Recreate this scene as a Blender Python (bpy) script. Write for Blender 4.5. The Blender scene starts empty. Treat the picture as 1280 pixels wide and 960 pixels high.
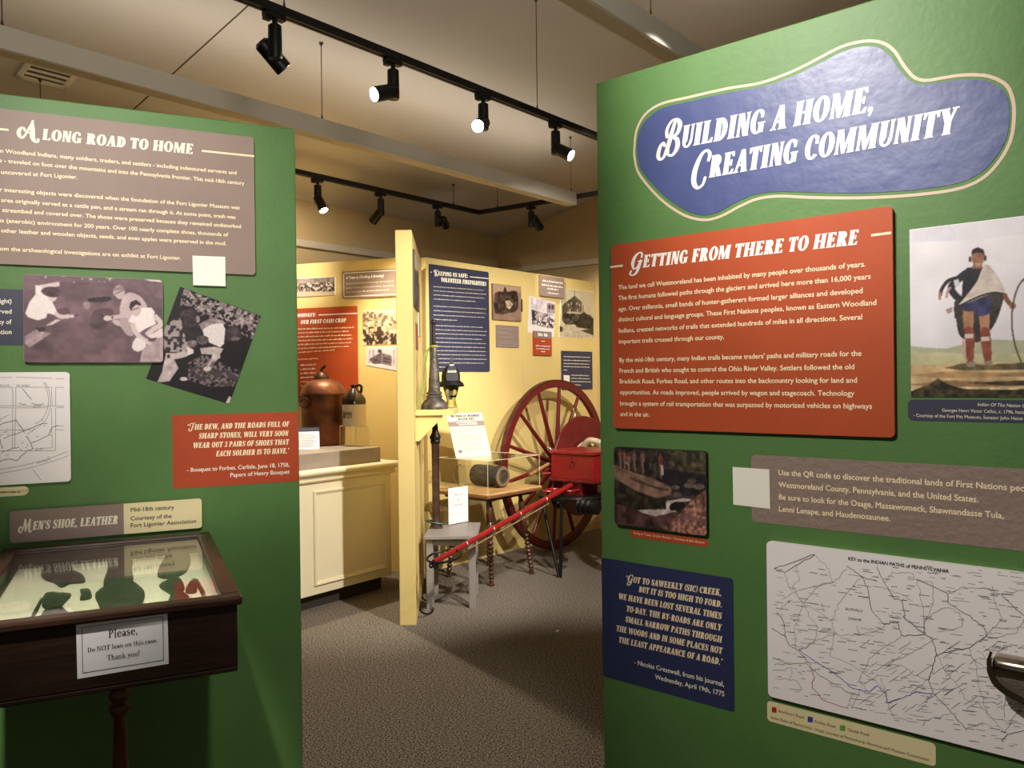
import bpy, bmesh, math, random
import numpy as np
from mathutils import Vector, Matrix

# ------------------------------------------------------------------ camera, world, lights, exposure
SC = bpy.context.scene
COL = SC.collection
FPX, ROLL, PITCH, CAMH = 1002.16, 0.01195, -0.003466, 1.5
_F = Vector((0, math.cos(PITCH), math.sin(PITCH)))
_U0 = Vector((0, -math.sin(PITCH), math.cos(PITCH)))
_X = Vector((1, 0, 0))
_R = math.cos(ROLL) * _X - math.sin(ROLL) * _U0
_U = math.sin(ROLL) * _X + math.cos(ROLL) * _U0
CAM = Vector((0, 0, CAMH))
cd = bpy.data.cameras.new('camera')
cd.sensor_width = 36.0
cd.lens = FPX * 36.0 / 1280.0
cd.clip_start = 0.05
cam = bpy.data.objects.new('camera', cd)
COL.objects.link(cam)
cam.matrix_world = Matrix(((_R.x, _U.x, -_F.x, 0), (_R.y, _U.y, -_F.y, 0), (_R.z, _U.z, -_F.z, CAMH), (0, 0, 0, 1)))
SC.camera = cam

SC.view_settings.view_transform = 'Standard'
SC.view_settings.look = 'None'
SC.view_settings.gamma = 1.0
SC.view_settings.use_curve_mapping = False
SC.view_settings.exposure = 0.0

wd = bpy.data.worlds.new('world'); SC.world = wd; wd.use_nodes = True
wd.node_tree.nodes['Background'].inputs[0].default_value = (1.0, 0.9, 0.78, 1)
wd.node_tree.nodes['Background'].inputs[1].default_value = 0.145

def spot(name, loc, target, watts, angle, blend=0.6, color=(1.0, 0.86, 0.66), radius=0.04):
    l = bpy.data.lights.new(name, 'SPOT')
    l.energy = watts; l.spot_size = math.radians(angle); l.spot_blend = blend
    l.color = color; l.shadow_soft_size = radius
    o = bpy.data.objects.new(name, l); COL.objects.link(o)
    o.location = loc
    d = Vector(target) - Vector(loc)
    o.rotation_euler = d.to_track_quat('-Z', 'Y').to_euler()
    return o

# the gallery's other track lamps, on tracks out of the frame behind and beside the camera, plus one added fill
NEUT = (1.0, 0.94, 0.86)
spot('lamp_light_home', (-0.43, 1.3, 3.05), (0.74, 2.13, 2.42), 215, 52, 1.0, NEUT)
spot('lamp_light_home_wide', (-1.0, 0.5, 3.05), (0.85, 2.05, 1.25), 225, 44, 1.0, NEUT)
spot('lamp_light_road', (-0.75, 0.35, 3.05), (-1.22, 2.8, 1.98), 300, 42, 1.0, NEUT)
spot('lamp_light_case', (-0.85, 1.0, 3.05), (-1.18, 2.12, 0.95), 430, 23, 0.7, NEUT)
spot('lamp_light_aisle', (0.93, 3.0, 2.98), (-0.9, 5.6, 0.98), 560, 52, 0.6, NEUT)
spot('lamp_light_cart', (1.75, 3.9, 3.0), (0.35, 6.6, 0.9), 420, 70, 0.6, NEUT)
spot('lamp_light_wall', (0.55, 4.6, 3.0), (0.2, 7.0, 1.5), 150, 70, 0.8, NEUT)
spot('lamp_light_floor', (-0.2, 1.0, 3.05), (-0.72, 3.2, 0.0), 130, 36, 0.6, NEUT)
spot('lamp_light_rail', (-2.15, 5.5, 2.95), (-1.95, 6.8, 2.45), 130, 60, 0.9, NEUT)
spot('fill_light_fixtures', (0.9, -0.6, 2.2), (-1.3, 4.0, 3.05), 120, 60, 0.9, NEUT, 0.4)  # unseen fill, added to brighten the near sides of the hanging fixtures
CEILING_FILL = 9.0  # strength of the glow added on top of the hanging fixtures

# ------------------------------------------------------------------ helpers
def srgb(r, g, b):
    f = lambda c: (c / 255 / 12.92) if c / 255 <= 0.04045 else ((c / 255 + 0.055) / 1.055) ** 2.4
    return (f(r), f(g), f(b), 1.0)

def ray(px, py):
    d = _F + _R * ((px - 640) / FPX) + _U * ((480 - py) / FPX)
    return d / d.y
def at_z(px, py, z):
    d = ray(px, py); return CAM + d * ((z - CAMH) / d.z)
def at_y(px, py, y):
    return CAM + ray(px, py) * y

MATS = {}
def mat(name, col, rough=0.6, metal=0.0, noise=0.0, nscale=30.0, bump=0.0, bscale=200.0, spec=0.5, col2=None, stretch=None, emit=None, estr=0.0, detail=4.0, ramp=(0.32, 0.68)):
    if name in MATS: return MATS[name]
    m = bpy.data.materials.new(name); m.use_nodes = True
    nt = m.node_tree; b = nt.nodes['Principled BSDF']
    b.inputs['Base Color'].default_value = col
    b.inputs['Roughness'].default_value = rough
    b.inputs['Metallic'].default_value = metal
    b.inputs['Specular IOR Level'].default_value = spec
    m.diffuse_color = col
    if noise > 0 or bump > 0:
        tc = nt.nodes.new('ShaderNodeTexCoord'); mp = nt.nodes.new('ShaderNodeMapping')
        nt.links.new(tc.outputs['Object'], mp.inputs['Vector'])
        if stretch: mp.inputs['Scale'].default_value = stretch
    if noise > 0:
        n = nt.nodes.new('ShaderNodeTexNoise'); n.inputs['Scale'].default_value = nscale; n.inputs['Detail'].default_value = detail
        nt.links.new(mp.outputs[0], n.inputs['Vector'])
        r = nt.nodes.new('ShaderNodeValToRGB')
        c2 = col2 or tuple(max(0, c * (1 - noise)) for c in col[:3]) + (1,)
        c1 = tuple(min(1, c * (1 + noise * 0.6)) for c in col[:3]) + (1,)
        r.color_ramp.elements[0].position = ramp[0]; r.color_ramp.elements[0].color = c2
        r.color_ramp.elements[1].position = ramp[1]; r.color_ramp.elements[1].color = c1
        nt.links.new(n.outputs[0], r.inputs[0]); nt.links.new(r.outputs[0], b.inputs['Base Color'])
    if bump > 0:
        n2 = nt.nodes.new('ShaderNodeTexNoise'); n2.inputs['Scale'].default_value = bscale; n2.inputs['Detail'].default_value = 3
        nt.links.new(mp.outputs[0], n2.inputs['Vector'])
        bp = nt.nodes.new('ShaderNodeBump'); bp.inputs['Strength'].default_value = bump; bp.inputs['Distance'].default_value = 0.01
        nt.links.new(n2.outputs[0], bp.inputs['Height']); nt.links.new(bp.outputs[0], b.inputs['Normal'])
    if emit:
        b.inputs['Emission Color'].default_value = emit; b.inputs['Emission Strength'].default_value = estr
    MATS[name] = m
    return m

def glass(name, tint=(1, 1, 1, 1), ior=1.45, rough=0.0):
    if name in MATS: return MATS[name]
    m = bpy.data.materials.new(name); m.use_nodes = True
    nt = m.node_tree
    for n in list(nt.nodes): nt.nodes.remove(n)
    out = nt.nodes.new('ShaderNodeOutputMaterial'); mix = nt.nodes.new('ShaderNodeMixShader')
    t = nt.nodes.new('ShaderNodeBsdfTransparent'); g = nt.nodes.new('ShaderNodeBsdfGlossy')
    t.inputs[0].default_value = tint; g.inputs['Roughness'].default_value = rough
    # Schlick reflectance of a thin sheet, the same from both sides
    ge = nt.nodes.new('ShaderNodeNewGeometry'); dt = nt.nodes.new('ShaderNodeVectorMath'); dt.operation = 'DOT_PRODUCT'
    nt.links.new(ge.outputs['Incoming'], dt.inputs[0]); nt.links.new(ge.outputs['Normal'], dt.inputs[1])
    def mth(op, a, b=None):
        n = nt.nodes.new('ShaderNodeMath'); n.operation = op
        for i, v in enumerate((a, b)):
            if v is None: continue
            if isinstance(v, (int, float)): n.inputs[i].default_value = v
            else: nt.links.new(v, n.inputs[i])
        return n.outputs[0]
    r0 = ((ior - 1) / (ior + 1)) ** 2
    fo = mth('ADD', mth('MULTIPLY', mth('POWER', mth('SUBTRACT', 1.0, mth('ABSOLUTE', dt.outputs['Value'])), 5.0), 1 - r0), r0)
    nt.links.new(fo, mix.inputs[0]); nt.links.new(t.outputs[0], mix.inputs[1]); nt.links.new(g.outputs[0], mix.inputs[2])
    nt.links.new(mix.outputs[0], out.inputs[0])
    MATS[name] = m
    return m

def paint_mat():
    if 'printed_picture' in MATS: return MATS['printed_picture']
    m = bpy.data.materials.new('printed_picture'); m.use_nodes = True
    nt = m.node_tree; b = nt.nodes['Principled BSDF']
    a = nt.nodes.new('ShaderNodeVertexColor'); a.layer_name = 'Ink'
    nt.links.new(a.outputs[0], b.inputs['Base Color'])
    b.inputs['Roughness'].default_value = 0.5; b.inputs['Specular IOR Level'].default_value = 0.3
    MATS['printed_picture'] = m
    return m

def prop(o, label=None, cat=None, group=None, kind=None):
    if label: o['label'] = label
    if cat: o['category'] = cat
    if group: o['group'] = group
    if kind: o['kind'] = kind
    return o

def thing(name, label, cat, loc=(0, 0, 0), rz=0.0, group=None):
    o = bpy.data.objects.new(name, None); COL.objects.link(o)
    o.location = loc; o.rotation_euler = (0, 0, rz); o.empty_display_size = 0.1
    return prop(o, label, cat, group)

def mesh_from(name, verts, faces, m, parent=None, smooth=False, loc=None, rz=None, bevel=0.0):
    me = bpy.data.meshes.new(name)
    me.from_pydata([tuple(v) for v in verts], [], faces)
    me.materials.append(m)
    if smooth: me.polygons.foreach_set('use_smooth', [True] * len(me.polygons))
    me.update()
    o = bpy.data.objects.new(name, me); COL.objects.link(o)
    if parent: o.parent = parent
    if loc is not None: o.location = loc
    if rz is not None: o.rotation_euler = (0, 0, rz)
    if bevel > 0:
        b = o.modifiers.new('bevel', 'BEVEL'); b.width = bevel; b.segments = 2; b.limit_method = 'ANGLE'; b.angle_limit = math.radians(40)
    return o

class MB:
    def __init__(s): s.v = []; s.f = []
    def add(s, vs, fs):
        n = len(s.v); s.v += [Vector(v) for v in vs]; s.f += [tuple(i + n for i in f) for f in fs]; return s
    def box(s, x0, x1, y0, y1, z0, z1):
        return s.add([(x0, y0, z0), (x1, y0, z0), (x1, y1, z0), (x0, y1, z0), (x0, y0, z1), (x1, y0, z1), (x1, y1, z1), (x0, y1, z1)],
                     [(0, 3, 2, 1), (4, 5, 6, 7), (0, 1, 5, 4), (1, 2, 6, 5), (2, 3, 7, 6), (3, 0, 4, 7)])
    def hexa(s, p):
        return s.add(p, [(0, 3, 2, 1), (4, 5, 6, 7), (0, 1, 5, 4), (1, 2, 6, 5), (2, 3, 7, 6), (3, 0, 4, 7)])
    def prism_xz(s, poly, y0, y1):      # polygon in x,z extruded along y
        n = len(poly); area = sum(poly[i][0] * poly[(i + 1) % n][1] - poly[(i + 1) % n][0] * poly[i][1] for i in range(n))
        if area < 0: poly = poly[::-1]
        if y0 > y1: y0, y1 = y1, y0
        vs = [(x, y0, z) for x, z in poly] + [(x, y1, z) for x, z in poly]
        return s.add(vs, [tuple(range(n)), tuple(range(2 * n - 1, n - 1, -1))] + [(i, i + n, (i + 1) % n + n, (i + 1) % n) for i in range(n)])
    def prism_xy(s, poly, z0, z1):
        n = len(poly); area = sum(poly[i][0] * poly[(i + 1) % n][1] - poly[(i + 1) % n][0] * poly[i][1] for i in range(n))
        if area < 0: poly = poly[::-1]
        vs = [(x, y, z0) for x, y in poly] + [(x, y, z1) for x, y in poly]
        return s.add(vs, [tuple(range(n - 1, -1, -1)), tuple(range(n, 2 * n))] + [(i, (i + 1) % n, (i + 1) % n + n, i + n) for i in range(n)])
    def tube(s, pts, r, n=10, closed=False, caps=True):
        pts = [Vector(p) for p in pts]; k = len(pts)
        rs = r if isinstance(r, (list, tuple)) else [r] * k
        base = len(s.v); up = None
        for i, p in enumerate(pts):
            a = pts[i - 1] if (i > 0 or closed) else p; b = pts[(i + 1) % k] if (i < k - 1 or closed) else p
            d = (b - a).normalized()
            if up is None:
                up = Vector((0, 0, 1)) if abs(d.z) < 0.9 else Vector((1, 0, 0))
            x = d.cross(up)
            if x.length < 1e-6: x = d.orthogonal()
            x.normalize(); y = x.cross(d).normalized(); up = y
            for j in range(n):
                t = 2 * math.pi * j / n
                s.v.append(p + (x * math.cos(t) + y * math.sin(t)) * rs[i])
        m = k if closed else k - 1
        for i in range(m):
            i2 = (i + 1) % k
            for j in range(n):
                s.f.append((base + i * n + j, base + i * n + (j + 1) % n, base + i2 * n + (j + 1) % n, base + i2 * n + j))
        if caps and not closed:
            s.f.append(tuple(base + j for j in range(n - 1, -1, -1))); s.f.append(tuple(base + (k - 1) * n + j for j in range(n)))
        return s
    def lathe(s, prof, n=24, origin=(0, 0, 0), axis=(0, 0, 1)):   # prof [(r, h)]
        o = Vector(origin); a = Vector(axis).normalized(); x = a.orthogonal().normalized(); y = a.cross(x)
        base = len(s.v); k = len(prof)
        for r, h in prof:
            for j in range(n):
                t = 2 * math.pi * j / n
                s.v.append(o + a * h + (x * math.cos(t) + y * math.sin(t)) * max(r, 1e-4))
        for i in range(k - 1):
            for j in range(n):
                s.f.append((base + i * n + j, base + i * n + (j + 1) % n, base + (i + 1) * n + (j + 1) % n, base + (i + 1) * n + j))
        if prof[0] != prof[-1]:
            s.f.append(tuple(base + j for j in range(n - 1, -1, -1))); s.f.append(tuple(base + (k - 1) * n + j for j in range(n)))
        return s
    def xf(s, M):
        s.v = [M @ v for v in s.v]; return s
    def build(s, name, m, parent=None, smooth=False, bevel=0.0, loc=None, rz=None):
        o = mesh_from(name, s.v, s.f, m, parent, smooth, loc, rz, bevel)
        if smooth:
            try: o.data.set_sharp_from_angle(angle=math.radians(40))
            except Exception: pass
        return o

def local(root, p):
    """world point -> root's own frame (roots carry only a location and a turn about z)"""
    d = Vector(p) - Vector(root.location); c, s = math.cos(-root.rotation_euler[2]), math.sin(-root.rotation_euler[2])
    return Vector((d.x * c - d.y * s, d.x * s + d.y * c, d.z))

def rrect(x0, x1, z0, z1, r, n=6):
    if r <= 0: return [(x0, z0), (x1, z0), (x1, z1), (x0, z1)]
    out = []
    for cx, cz, a in ((x1 - r, z1 - r, 0), (x0 + r, z1 - r, 90), (x0 + r, z0 + r, 180), (x1 - r, z0 + r, 270)):
        for i in range(n + 1):
            t = math.radians(a + 90 * i / n); out.append((cx + r * math.cos(t), cz + r * math.sin(t)))
    return out

def catmull(pts, n=6, closed=False):
    out = []; k = len(pts)
    rng = range(k if closed else k - 1)
    for i in rng:
        p0 = pts[(i - 1) % k] if (closed or i > 0) else pts[i]; p1 = pts[i]; p2 = pts[(i + 1) % k]
        p3 = pts[(i + 2) % k] if (closed or i + 2 < k) else p2
        for j in range(n):
            t = j / n
            out.append(tuple(0.5 * (2 * b + (c - a) * t + (2 * a - 5 * b + 4 * c - d) * t * t + (-a + 3 * b - 3 * c + d) * t ** 3) for a, b, c, d in zip(p0, p1, p2, p3)))
    if not closed: out.append(tuple(pts[-1]))
    return out

# ------------------------------------------------------------------ a fat italic display face, drawn as polygons (cap height 1)
def g_stroke(pts, ws, n=6):
    q = catmull([(x, y, w) for (x, y), w in zip(pts, ws)], n)
    L = []; Rr = []
    for i in range(len(q)):
        a = q[max(i - 1, 0)]; b = q[min(i + 1, len(q) - 1)]
        dx, dy = b[0] - a[0], b[1] - a[1]; l = math.hypot(dx, dy) or 1e-6
        w = max(q[i][2], 0.01) / 2
        L.append((q[i][0] - dy / l * w, q[i][1] + dx / l * w)); Rr.append((q[i][0] + dy / l * w, q[i][1] - dx / l * w))
    polys = [[L[i], Rr[i], Rr[i + 1], L[i + 1]] for i in range(len(q) - 1)]
    for e in (q[0], q[-1]):
        polys.append([(e[0] + e[2] / 2 * math.cos(t * math.pi / 5), e[1] + e[2] / 2 * math.sin(t * math.pi / 5)) for t in range(10)])
    return polys
def g_stem(x, w=0.25, s=0.06, y0=0.0, y1=1.0, top=True, bot=True):
    P = []
    P += [(x - s, y0), (x + w + s, y0), (x + w, y0 + 0.09)] if bot else [(x, y0), (x + w, y0)]
    P += [(x + w, y1 - 0.09), (x + w + s, y1), (x - s, y1), (x, y1 - 0.09)] if top else [(x + w, y1), (x, y1)]
    if bot: P += [(x, y0 + 0.09)]
    return [P]
def g_ring(cx, cy, rx, ry, ix, iy, a0, a1, n=18):
    out = []
    for i in range(n):
        t0, t1 = [math.radians(a0 + (a1 - a0) * k / n) for k in (i, i + 1)]
        out.append([(cx + rx * math.cos(t0), cy + ry * math.sin(t0)), (cx + rx * math.cos(t1), cy + ry * math.sin(t1)),
                    (cx + ix * math.cos(t1), cy + iy * math.sin(t1)), (cx + ix * math.cos(t0), cy + iy * math.sin(t0))])
    return out
def g_arm(x0, x1, y, up):   # thin arm ending in a wedge serif
    h = 0.08; d = 0.22 * (1 if up else -1)
    return [[(x0, y), (x1, y), (x1, y + (h if up else -h)), (x0, y + (h if up else -h))],
            [(x1, y), (x1 + 0.03, y + d), (x1 - 0.03, y + d), (x1 - 0.14, y + (h if up else -h) * 0.8), (x1 - 0.14, y)]]
def quad(*p): return [list(p)]
def GLYPHS():
    G = {}
    st = g_stem
    G['I'] = (st(0.07), 0.39)
    G['L'] = (st(0.07) + g_arm(0.2, 0.58, 0, True), 0.62)
    G['E'] = (st(0.07) + g_arm(0.2, 0.58, 0, True) + g_arm(0.2, 0.55, 1, False) + quad((0.3, .47), (.46, .47), (.46, .55), (.3, .55)) + quad((.42, .37), (.48, .37), (.48, .65), (.42, .65)), 0.63)
    G['F'] = (st(0.07) + g_arm(0.2, 0.55, 1, False) + quad((0.3, .47), (.46, .47), (.46, .55), (.3, .55)) + quad((.42, .37), (.48, .37), (.48, .65), (.42, .65)), 0.59)
    G['H'] = (st(0.07) + st(0.53) + quad((.3, .46), (.55, .46), (.55, .55), (.3, .55)), 0.85)
    G['T'] = (st(0.2, top=False) + quad((0, .91), (.65, .91), (.65, 1), (0, 1)) + quad((0, 1), (0.0, .74), (.05, .74), (.14, .93)) + quad((.65, 1), (.65, .74), (.6, .74), (.51, .93)), 0.66)
    G['U'] = (g_stem(0.07, bot=False, y0=0.3) + g_stem(0.52, 0.09, 0.05, bot=False, y0=0.3) + g_ring(0.34, 0.32, 0.27, 0.35, 0.18 - .03, 0.27, 180, 360) + quad((.07, .3), (.32, .3), (.2, .12), (.1, .18)), 0.67)
    G['N'] = (g_stem(0.07, 0.09, 0.05) + g_stem(0.52, 0.09, 0.05) + quad((.07, 1), (.3, 1), (.61, 0), (.4, 0)), 0.68)
    G['M'] = (g_stem(0.07, 0.09, 0.05) + g_stem(0.66, 0.24, 0.05) + quad((.07, 1), (.3, 1), (.5, .12), (.38, .0)) + quad((.38, 0), (.48, 0), (.74, 1), (.66, 1)), 0.96)
    G['W'] = (quad((0, 1), (.27, 1), (.42, 0), (.26, 0)) + quad((.34, 0), (.42, 0), (.6, .95), (.52, .95)) + quad((.46, 1), (.7, 1), (.86, 0), (.7, 0)) + quad((.78, 0), (.86, 0), (1.02, 1), (.93, 1)) + quad((-.05, .94), (.33, .94), (.33, 1), (-.05, 1)) + quad((.86, .94), (1.08, .94), (1.08, 1), (.86, 1)), 1.06)
    G['V'] = (quad((0, 1), (.27, 1), (.42, 0), (.28, 0)) + quad((.32, 0), (.42, 0), (.64, 1), (.54, 1)) + quad((-.05, .94), (.33, .94), (.33, 1), (-.05, 1)) + quad((.46, .94), (.7, .94), (.7, 1), (.46, 1)), 0.66)
    G['A'] = (quad((.03, 0), (.12, 0), (.42, 1), (.3, 1)) + quad((.28, 1), (.48, 1), (.68, 0), (.42, 0)) + quad((.15, .28), (.5, .28), (.5, .37), (.18, .37)) + quad((-.04, 0), (.22, 0), (.18, .07), (0, .07)) + quad((.36, 0), (.73, 0), (.7, .07), (.4, .07)), 0.71)
    G['Y'] = (g_stem(0.22, 0.24, y1=0.5, top=False) + quad((0, 1), (.27, 1), (.46, .45), (.22, .45)) + quad((.36, .45), (.46, .5), (.64, 1), (.54, 1)) + quad((-.04, .94), (.32, .94), (.32, 1), (-.04, 1)) + quad((.46, .94), (.7, .94), (.7, 1), (.46, 1)), 0.67)
    G['X'] = (quad((0, 1), (.27, 1), (.66, 0), (.39, 0)) + quad((.02, 0), (.12, 0), (.62, 1), (.52, 1)), 0.67)
    G['K'] = (st(0.07) + quad((.3, .42), (.34, .55), (.64, 1), (.54, 1)) + quad((.33, .55), (.46, .68), (.74, 0), (.48, 0)) + quad((.46, .94), (.7, .94), (.7, 1), (.46, 1)), 0.74)
    bowl = lambda x, y0, y1, w, t=.22: g_ring(x, (y0 + y1) / 2, w, (y1 - y0) / 2, max(w - t, .03), (y1 - y0) / 2 - .08, -90, 90, 12)
    G['D'] = (st(0.07) + bowl(.3, 0, 1, .38, .23) + quad((.2, 0), (.32, 0), (.32, .08), (.2, .08)) + quad((.2, .92), (.32, .92), (.32, 1), (.2, 1)), 0.71)
    G['P'] = (st(0.07) + bowl(.32, .42, 1, .3), 0.65)
    G['B'] = (st(0.07) + bowl(.32, .48, 1, .28) + bowl(.32, 0, .55, .33), 0.68)
    G['R'] = (st(0.07) + bowl(.32, .45, 1, .29) + quad((.33, .48), (.5, .5), (.72, 0), (.46, 0)), 0.73)
    G['O'] = (g_ring(.36, .5, .36, .52, .13, .44, 0, 360, 28), 0.73)
    G['Q'] = (G['O'][0] + quad((.4, .1), (.52, .18), (.7, -.18), (.56, -.18)), 0.73)
    G['C'] = (g_ring(.36, .5, .36, .52, .13, .44, 48, 318, 22) + quad((.5, .62), (.62, .62), (.6, .93), (.48, .9)), 0.64)
    G['G'] = (g_ring(.36, .5, .36, .52, .13, .44, 48, 330, 22) + quad((.5, .66), (.6, .66), (.6, .93), (.48, .9)) + quad((.44, .06), (.66, .02), (.66, .46), (.44, .46)) + quad((.38, .4), (.72, .4), (.72, .47), (.38, .47)), 0.73)
    G['S'] = (g_stroke([(.5, .72), (.47, .9), (.28, .97), (.12, .84), (.14, .64), (.32, .5), (.44, .34), (.42, .12), (.24, .03), (.08, .12), (.07, .3)], [.1, .09, .08, .17, .2, .24, .2, .16, .08, .09, .1]), 0.58)
    G['J'] = (g_stem(.25, bot=False, y0=.2) + g_stroke([(.37, .25), (.33, .05), (.18, .0), (.08, .12)], [.24, .14, .08, .12]), .55)
    G['3'] = (g_stroke([(.08, .8), (.25, .96), (.42, .8), (.34, .58), (.2, .52), (.4, .42), (.44, .16), (.25, .02), (.06, .16)], [.12, .08, .2, .14, .06, .14, .22, .08, .12]), .55)
    G['Z'] = (quad((.05, .91), (.6, .91), (.6, 1), (.05, 1)) + quad((0, 0), (.3, 0), (.6, 1), (.32, 1)) + g_arm(0.05, .58, 0, True), .62)
    G['.'] = (g_ring(.12, .1, .1, .1, .01, .01, 0, 360, 10), 0.26)
    G[','] = (g_ring(.12, .1, .1, .1, .01, .01, 0, 360, 10) + quad((.1, .03), (.22, .06), (.14, -.16), (.08, -.16)), 0.26)
    G[':'] = (G['.'][0] + [[(x, y + .5) for x, y in p] for p in G['.'][0]], .26)
    G['!'] = (G['.'][0] + quad((.06, .3), (.18, .3), (.22, 1), (.02, 1)), .28)
    G["'"] = (quad((.05, .7), (.13, .7), (.17, 1), (.03, 1)), 0.2)
    G['"'] = (quad((.03, .75), (.09, .75), (.12, 1), (.02, 1)) + quad((.17, .75), (.23, .75), (.26, 1), (.16, 1)), 0.32)
    G['-'] = (quad((.03, .38), (.3, .38), (.3, .5), (.03, .5)), 0.33)
    G['('] = (g_stroke([(.25, 1.05), (.1, .7), (.1, .3), (.25, -.05)], [.04, .13, .13, .04]), .28)
    G[')'] = (g_stroke([(.05, 1.05), (.2, .7), (.2, .3), (.05, -.05)], [.04, .13, .13, .04]), .28)
    # tall curling initials
    S = {}
    S['A'] = (g_stroke([(.62, 1.2), (.66, .7), (.72, .15), (.86, -.12), (1.02, -.12), (1.02, .04)], [.06, .22, .24, .14, .1, .12]) +
              g_stroke([(.66, 1.2), (.5, .75), (.34, .28), (.2, .04), (.06, .12), (-.02, .4), (.08, .66), (.24, .66), (.28, .5)], [.07, .08, .1, .12, .17, .2, .13, .1, .1]) + quad((.36, .36), (.7, .36), (.7, .45), (.4, .45)), 1.08)
    S['B'] = (g_stroke([(.62, 1.15), (.52, .7), (.42, .2), (.28, -.17), (.1, -.25), (-.04, -.08), (0, .25), (.14, .4), (.24, .27)], [.12, .19, .19, .12, .1, .17, .15, .09, .1]) +
              g_stroke([(.3, .62), (.25, .9), (.42, 1.2), (.7, 1.24), (.9, 1.02), (.84, .7), (.6, .55)], [.13, .13, .09, .1, .19, .15, .07]) +
              g_stroke([(.58, .57), (.86, .42), (.92, .1), (.74, -.16), (.5, -.12), (.46, .06)], [.07, .17, .2, .11, .08, .1]), 1.06)
    S['C'] = (g_stroke([(.8, .78), (.82, 1.02), (.62, 1.18), (.36, 1.02), (.15, .5), (.16, 0), (.4, -.27), (.66, -.18), (.74, .08)], [.13, .13, .09, .15, .23, .22, .12, .1, .12]), .88)
    S['G'] = (g_stroke([(.8, .8), (.78, 1.04), (.54, 1.13), (.24, .88), (.12, .45), (.26, .06), (.5, .1), (.68, .45)], [.14, .11, .09, .2, .24, .12, .08, .08]) +
              g_stroke([(.76, .54), (.68, .1), (.54, -.25), (.28, -.4), (.03, -.3), (.08, -.1)], [.2, .21, .17, .1, .11, .14]) + quad((.52, .5), (.92, .5), (.92, .57), (.52, .57)), .96)
    S['T'] = (g_stroke([(.1, .7), (.12, 1.02), (.45, 1.06), (1.0, 1.14)], [.15, .11, .1, .05]) + g_stroke([(.66, 1.06), (.56, .5), (.44, .02), (.22, -.14), (.02, .06), (.1, .28)], [.14, .2, .18, .09, .12, .1]), .86)
    S['K'] = (g_stroke([(.44, 1.12), (.42, .5), (.38, -.1)], [.22, .22, .22]) + g_stroke([(.4, 1.12), (.14, 1.14), (.0, .86), (.12, .66), (.26, .78)], [.1, .09, .15, .12, .1]) + quad((.22, -.14), (.62, -.14), (.6, -.06), (.26, -.06)) +
              g_stroke([(1.0, 1.0), (.96, 1.14), (.8, 1.02), (.56, .5)], [.13, .1, .08, .07]) + g_stroke([(.56, .56), (.74, .3), (.86, -.02), (1.04, -.08)], [.08, .22, .2, .09]), 1.04)
    S['M'] = (g_stroke([(.4, 1.12), (.36, .6), (.28, .1), (.1, -.12), (-.1, .05), (-.08, .38), (.1, .44), (.12, .28)], [.1, .1, .11, .12, .18, .13, .1, .09]) + g_stroke([(.42, 1.12), (.56, .5), (.64, 0)], [.2, .22, .14]) +
              g_stroke([(.64, .02), (.8, .6), (.94, 1.12)], [.08, .08, .1]) + g_stroke([(.96, 1.12), (1.0, .5), (1.06, 0), (1.2, -.12), (1.32, 0)], [.16, .22, .2, .12, .1]), 1.34)
    S['W'] = (g_stroke([(.12, 1.1), (.24, .5), (.34, -.02)], [.26, .24, .16]) + g_stroke([(.36, 0), (.5, .6), (.62, 1.1)], [.08, .08, .1]) + g_stroke([(.64, 1.1), (.7, .5), (.78, -.02)], [.22, .24, .16]) + g_stroke([(.8, 0), (.96, .6), (1.1, 1.1)], [.08, .08, .14]), 1.12)
    return G, S
GL, SW = GLYPHS()
def display_polys(text, swash=(), shear=0.17, small=None):
    """polygons with baseline 0 and cap height 1; swash = indices drawn as curling initials"""
    out = []; x = 0
    for i, ch in enumerate(text):
        if ch == ' ': x += 0.14 if (i - 1) in swash else 0.32; continue
        big = i in swash and ch in SW
        ps, adv = SW[ch] if big else GL[ch]
        k = (1.4 if ch == 'A' else 1.15) if big else 1.0; dy = -0.06 if big else 0.0
        for o in (-0.022, 0.022):
            for p in ps: out.append([(px * k + x + o + (py * k + dy) * shear, py * k + dy) for px, py in p])
        x += adv * k + 0.06
    return out
FONT_CACHE = {}
def font_mesh(text):
    """(verts, faces) of a line in Blender's own face, cap height 1"""
    if text in FONT_CACHE: return FONT_CACHE[text]
    c = bpy.data.curves.new('lettering', 'FONT'); c.body = text; c.resolution_u = 3; c.size = 1
    o = bpy.data.objects.new('lettering', c)
    me = bpy.data.meshes.new_from_object(o)
    vs = [(v.co.x, v.co.y) for v in me.vertices]; fs = [tuple(p.vertices) for p in me.polygons]
    bpy.data.objects.remove(o); bpy.data.curves.remove(c); bpy.data.meshes.remove(me)
    FONT_CACHE[text] = (vs, fs)
    return vs, fs
_hv = font_mesh('H')[0]
FONT_CAP = max(v[1] for v in _hv) if _hv else 0.7

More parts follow.
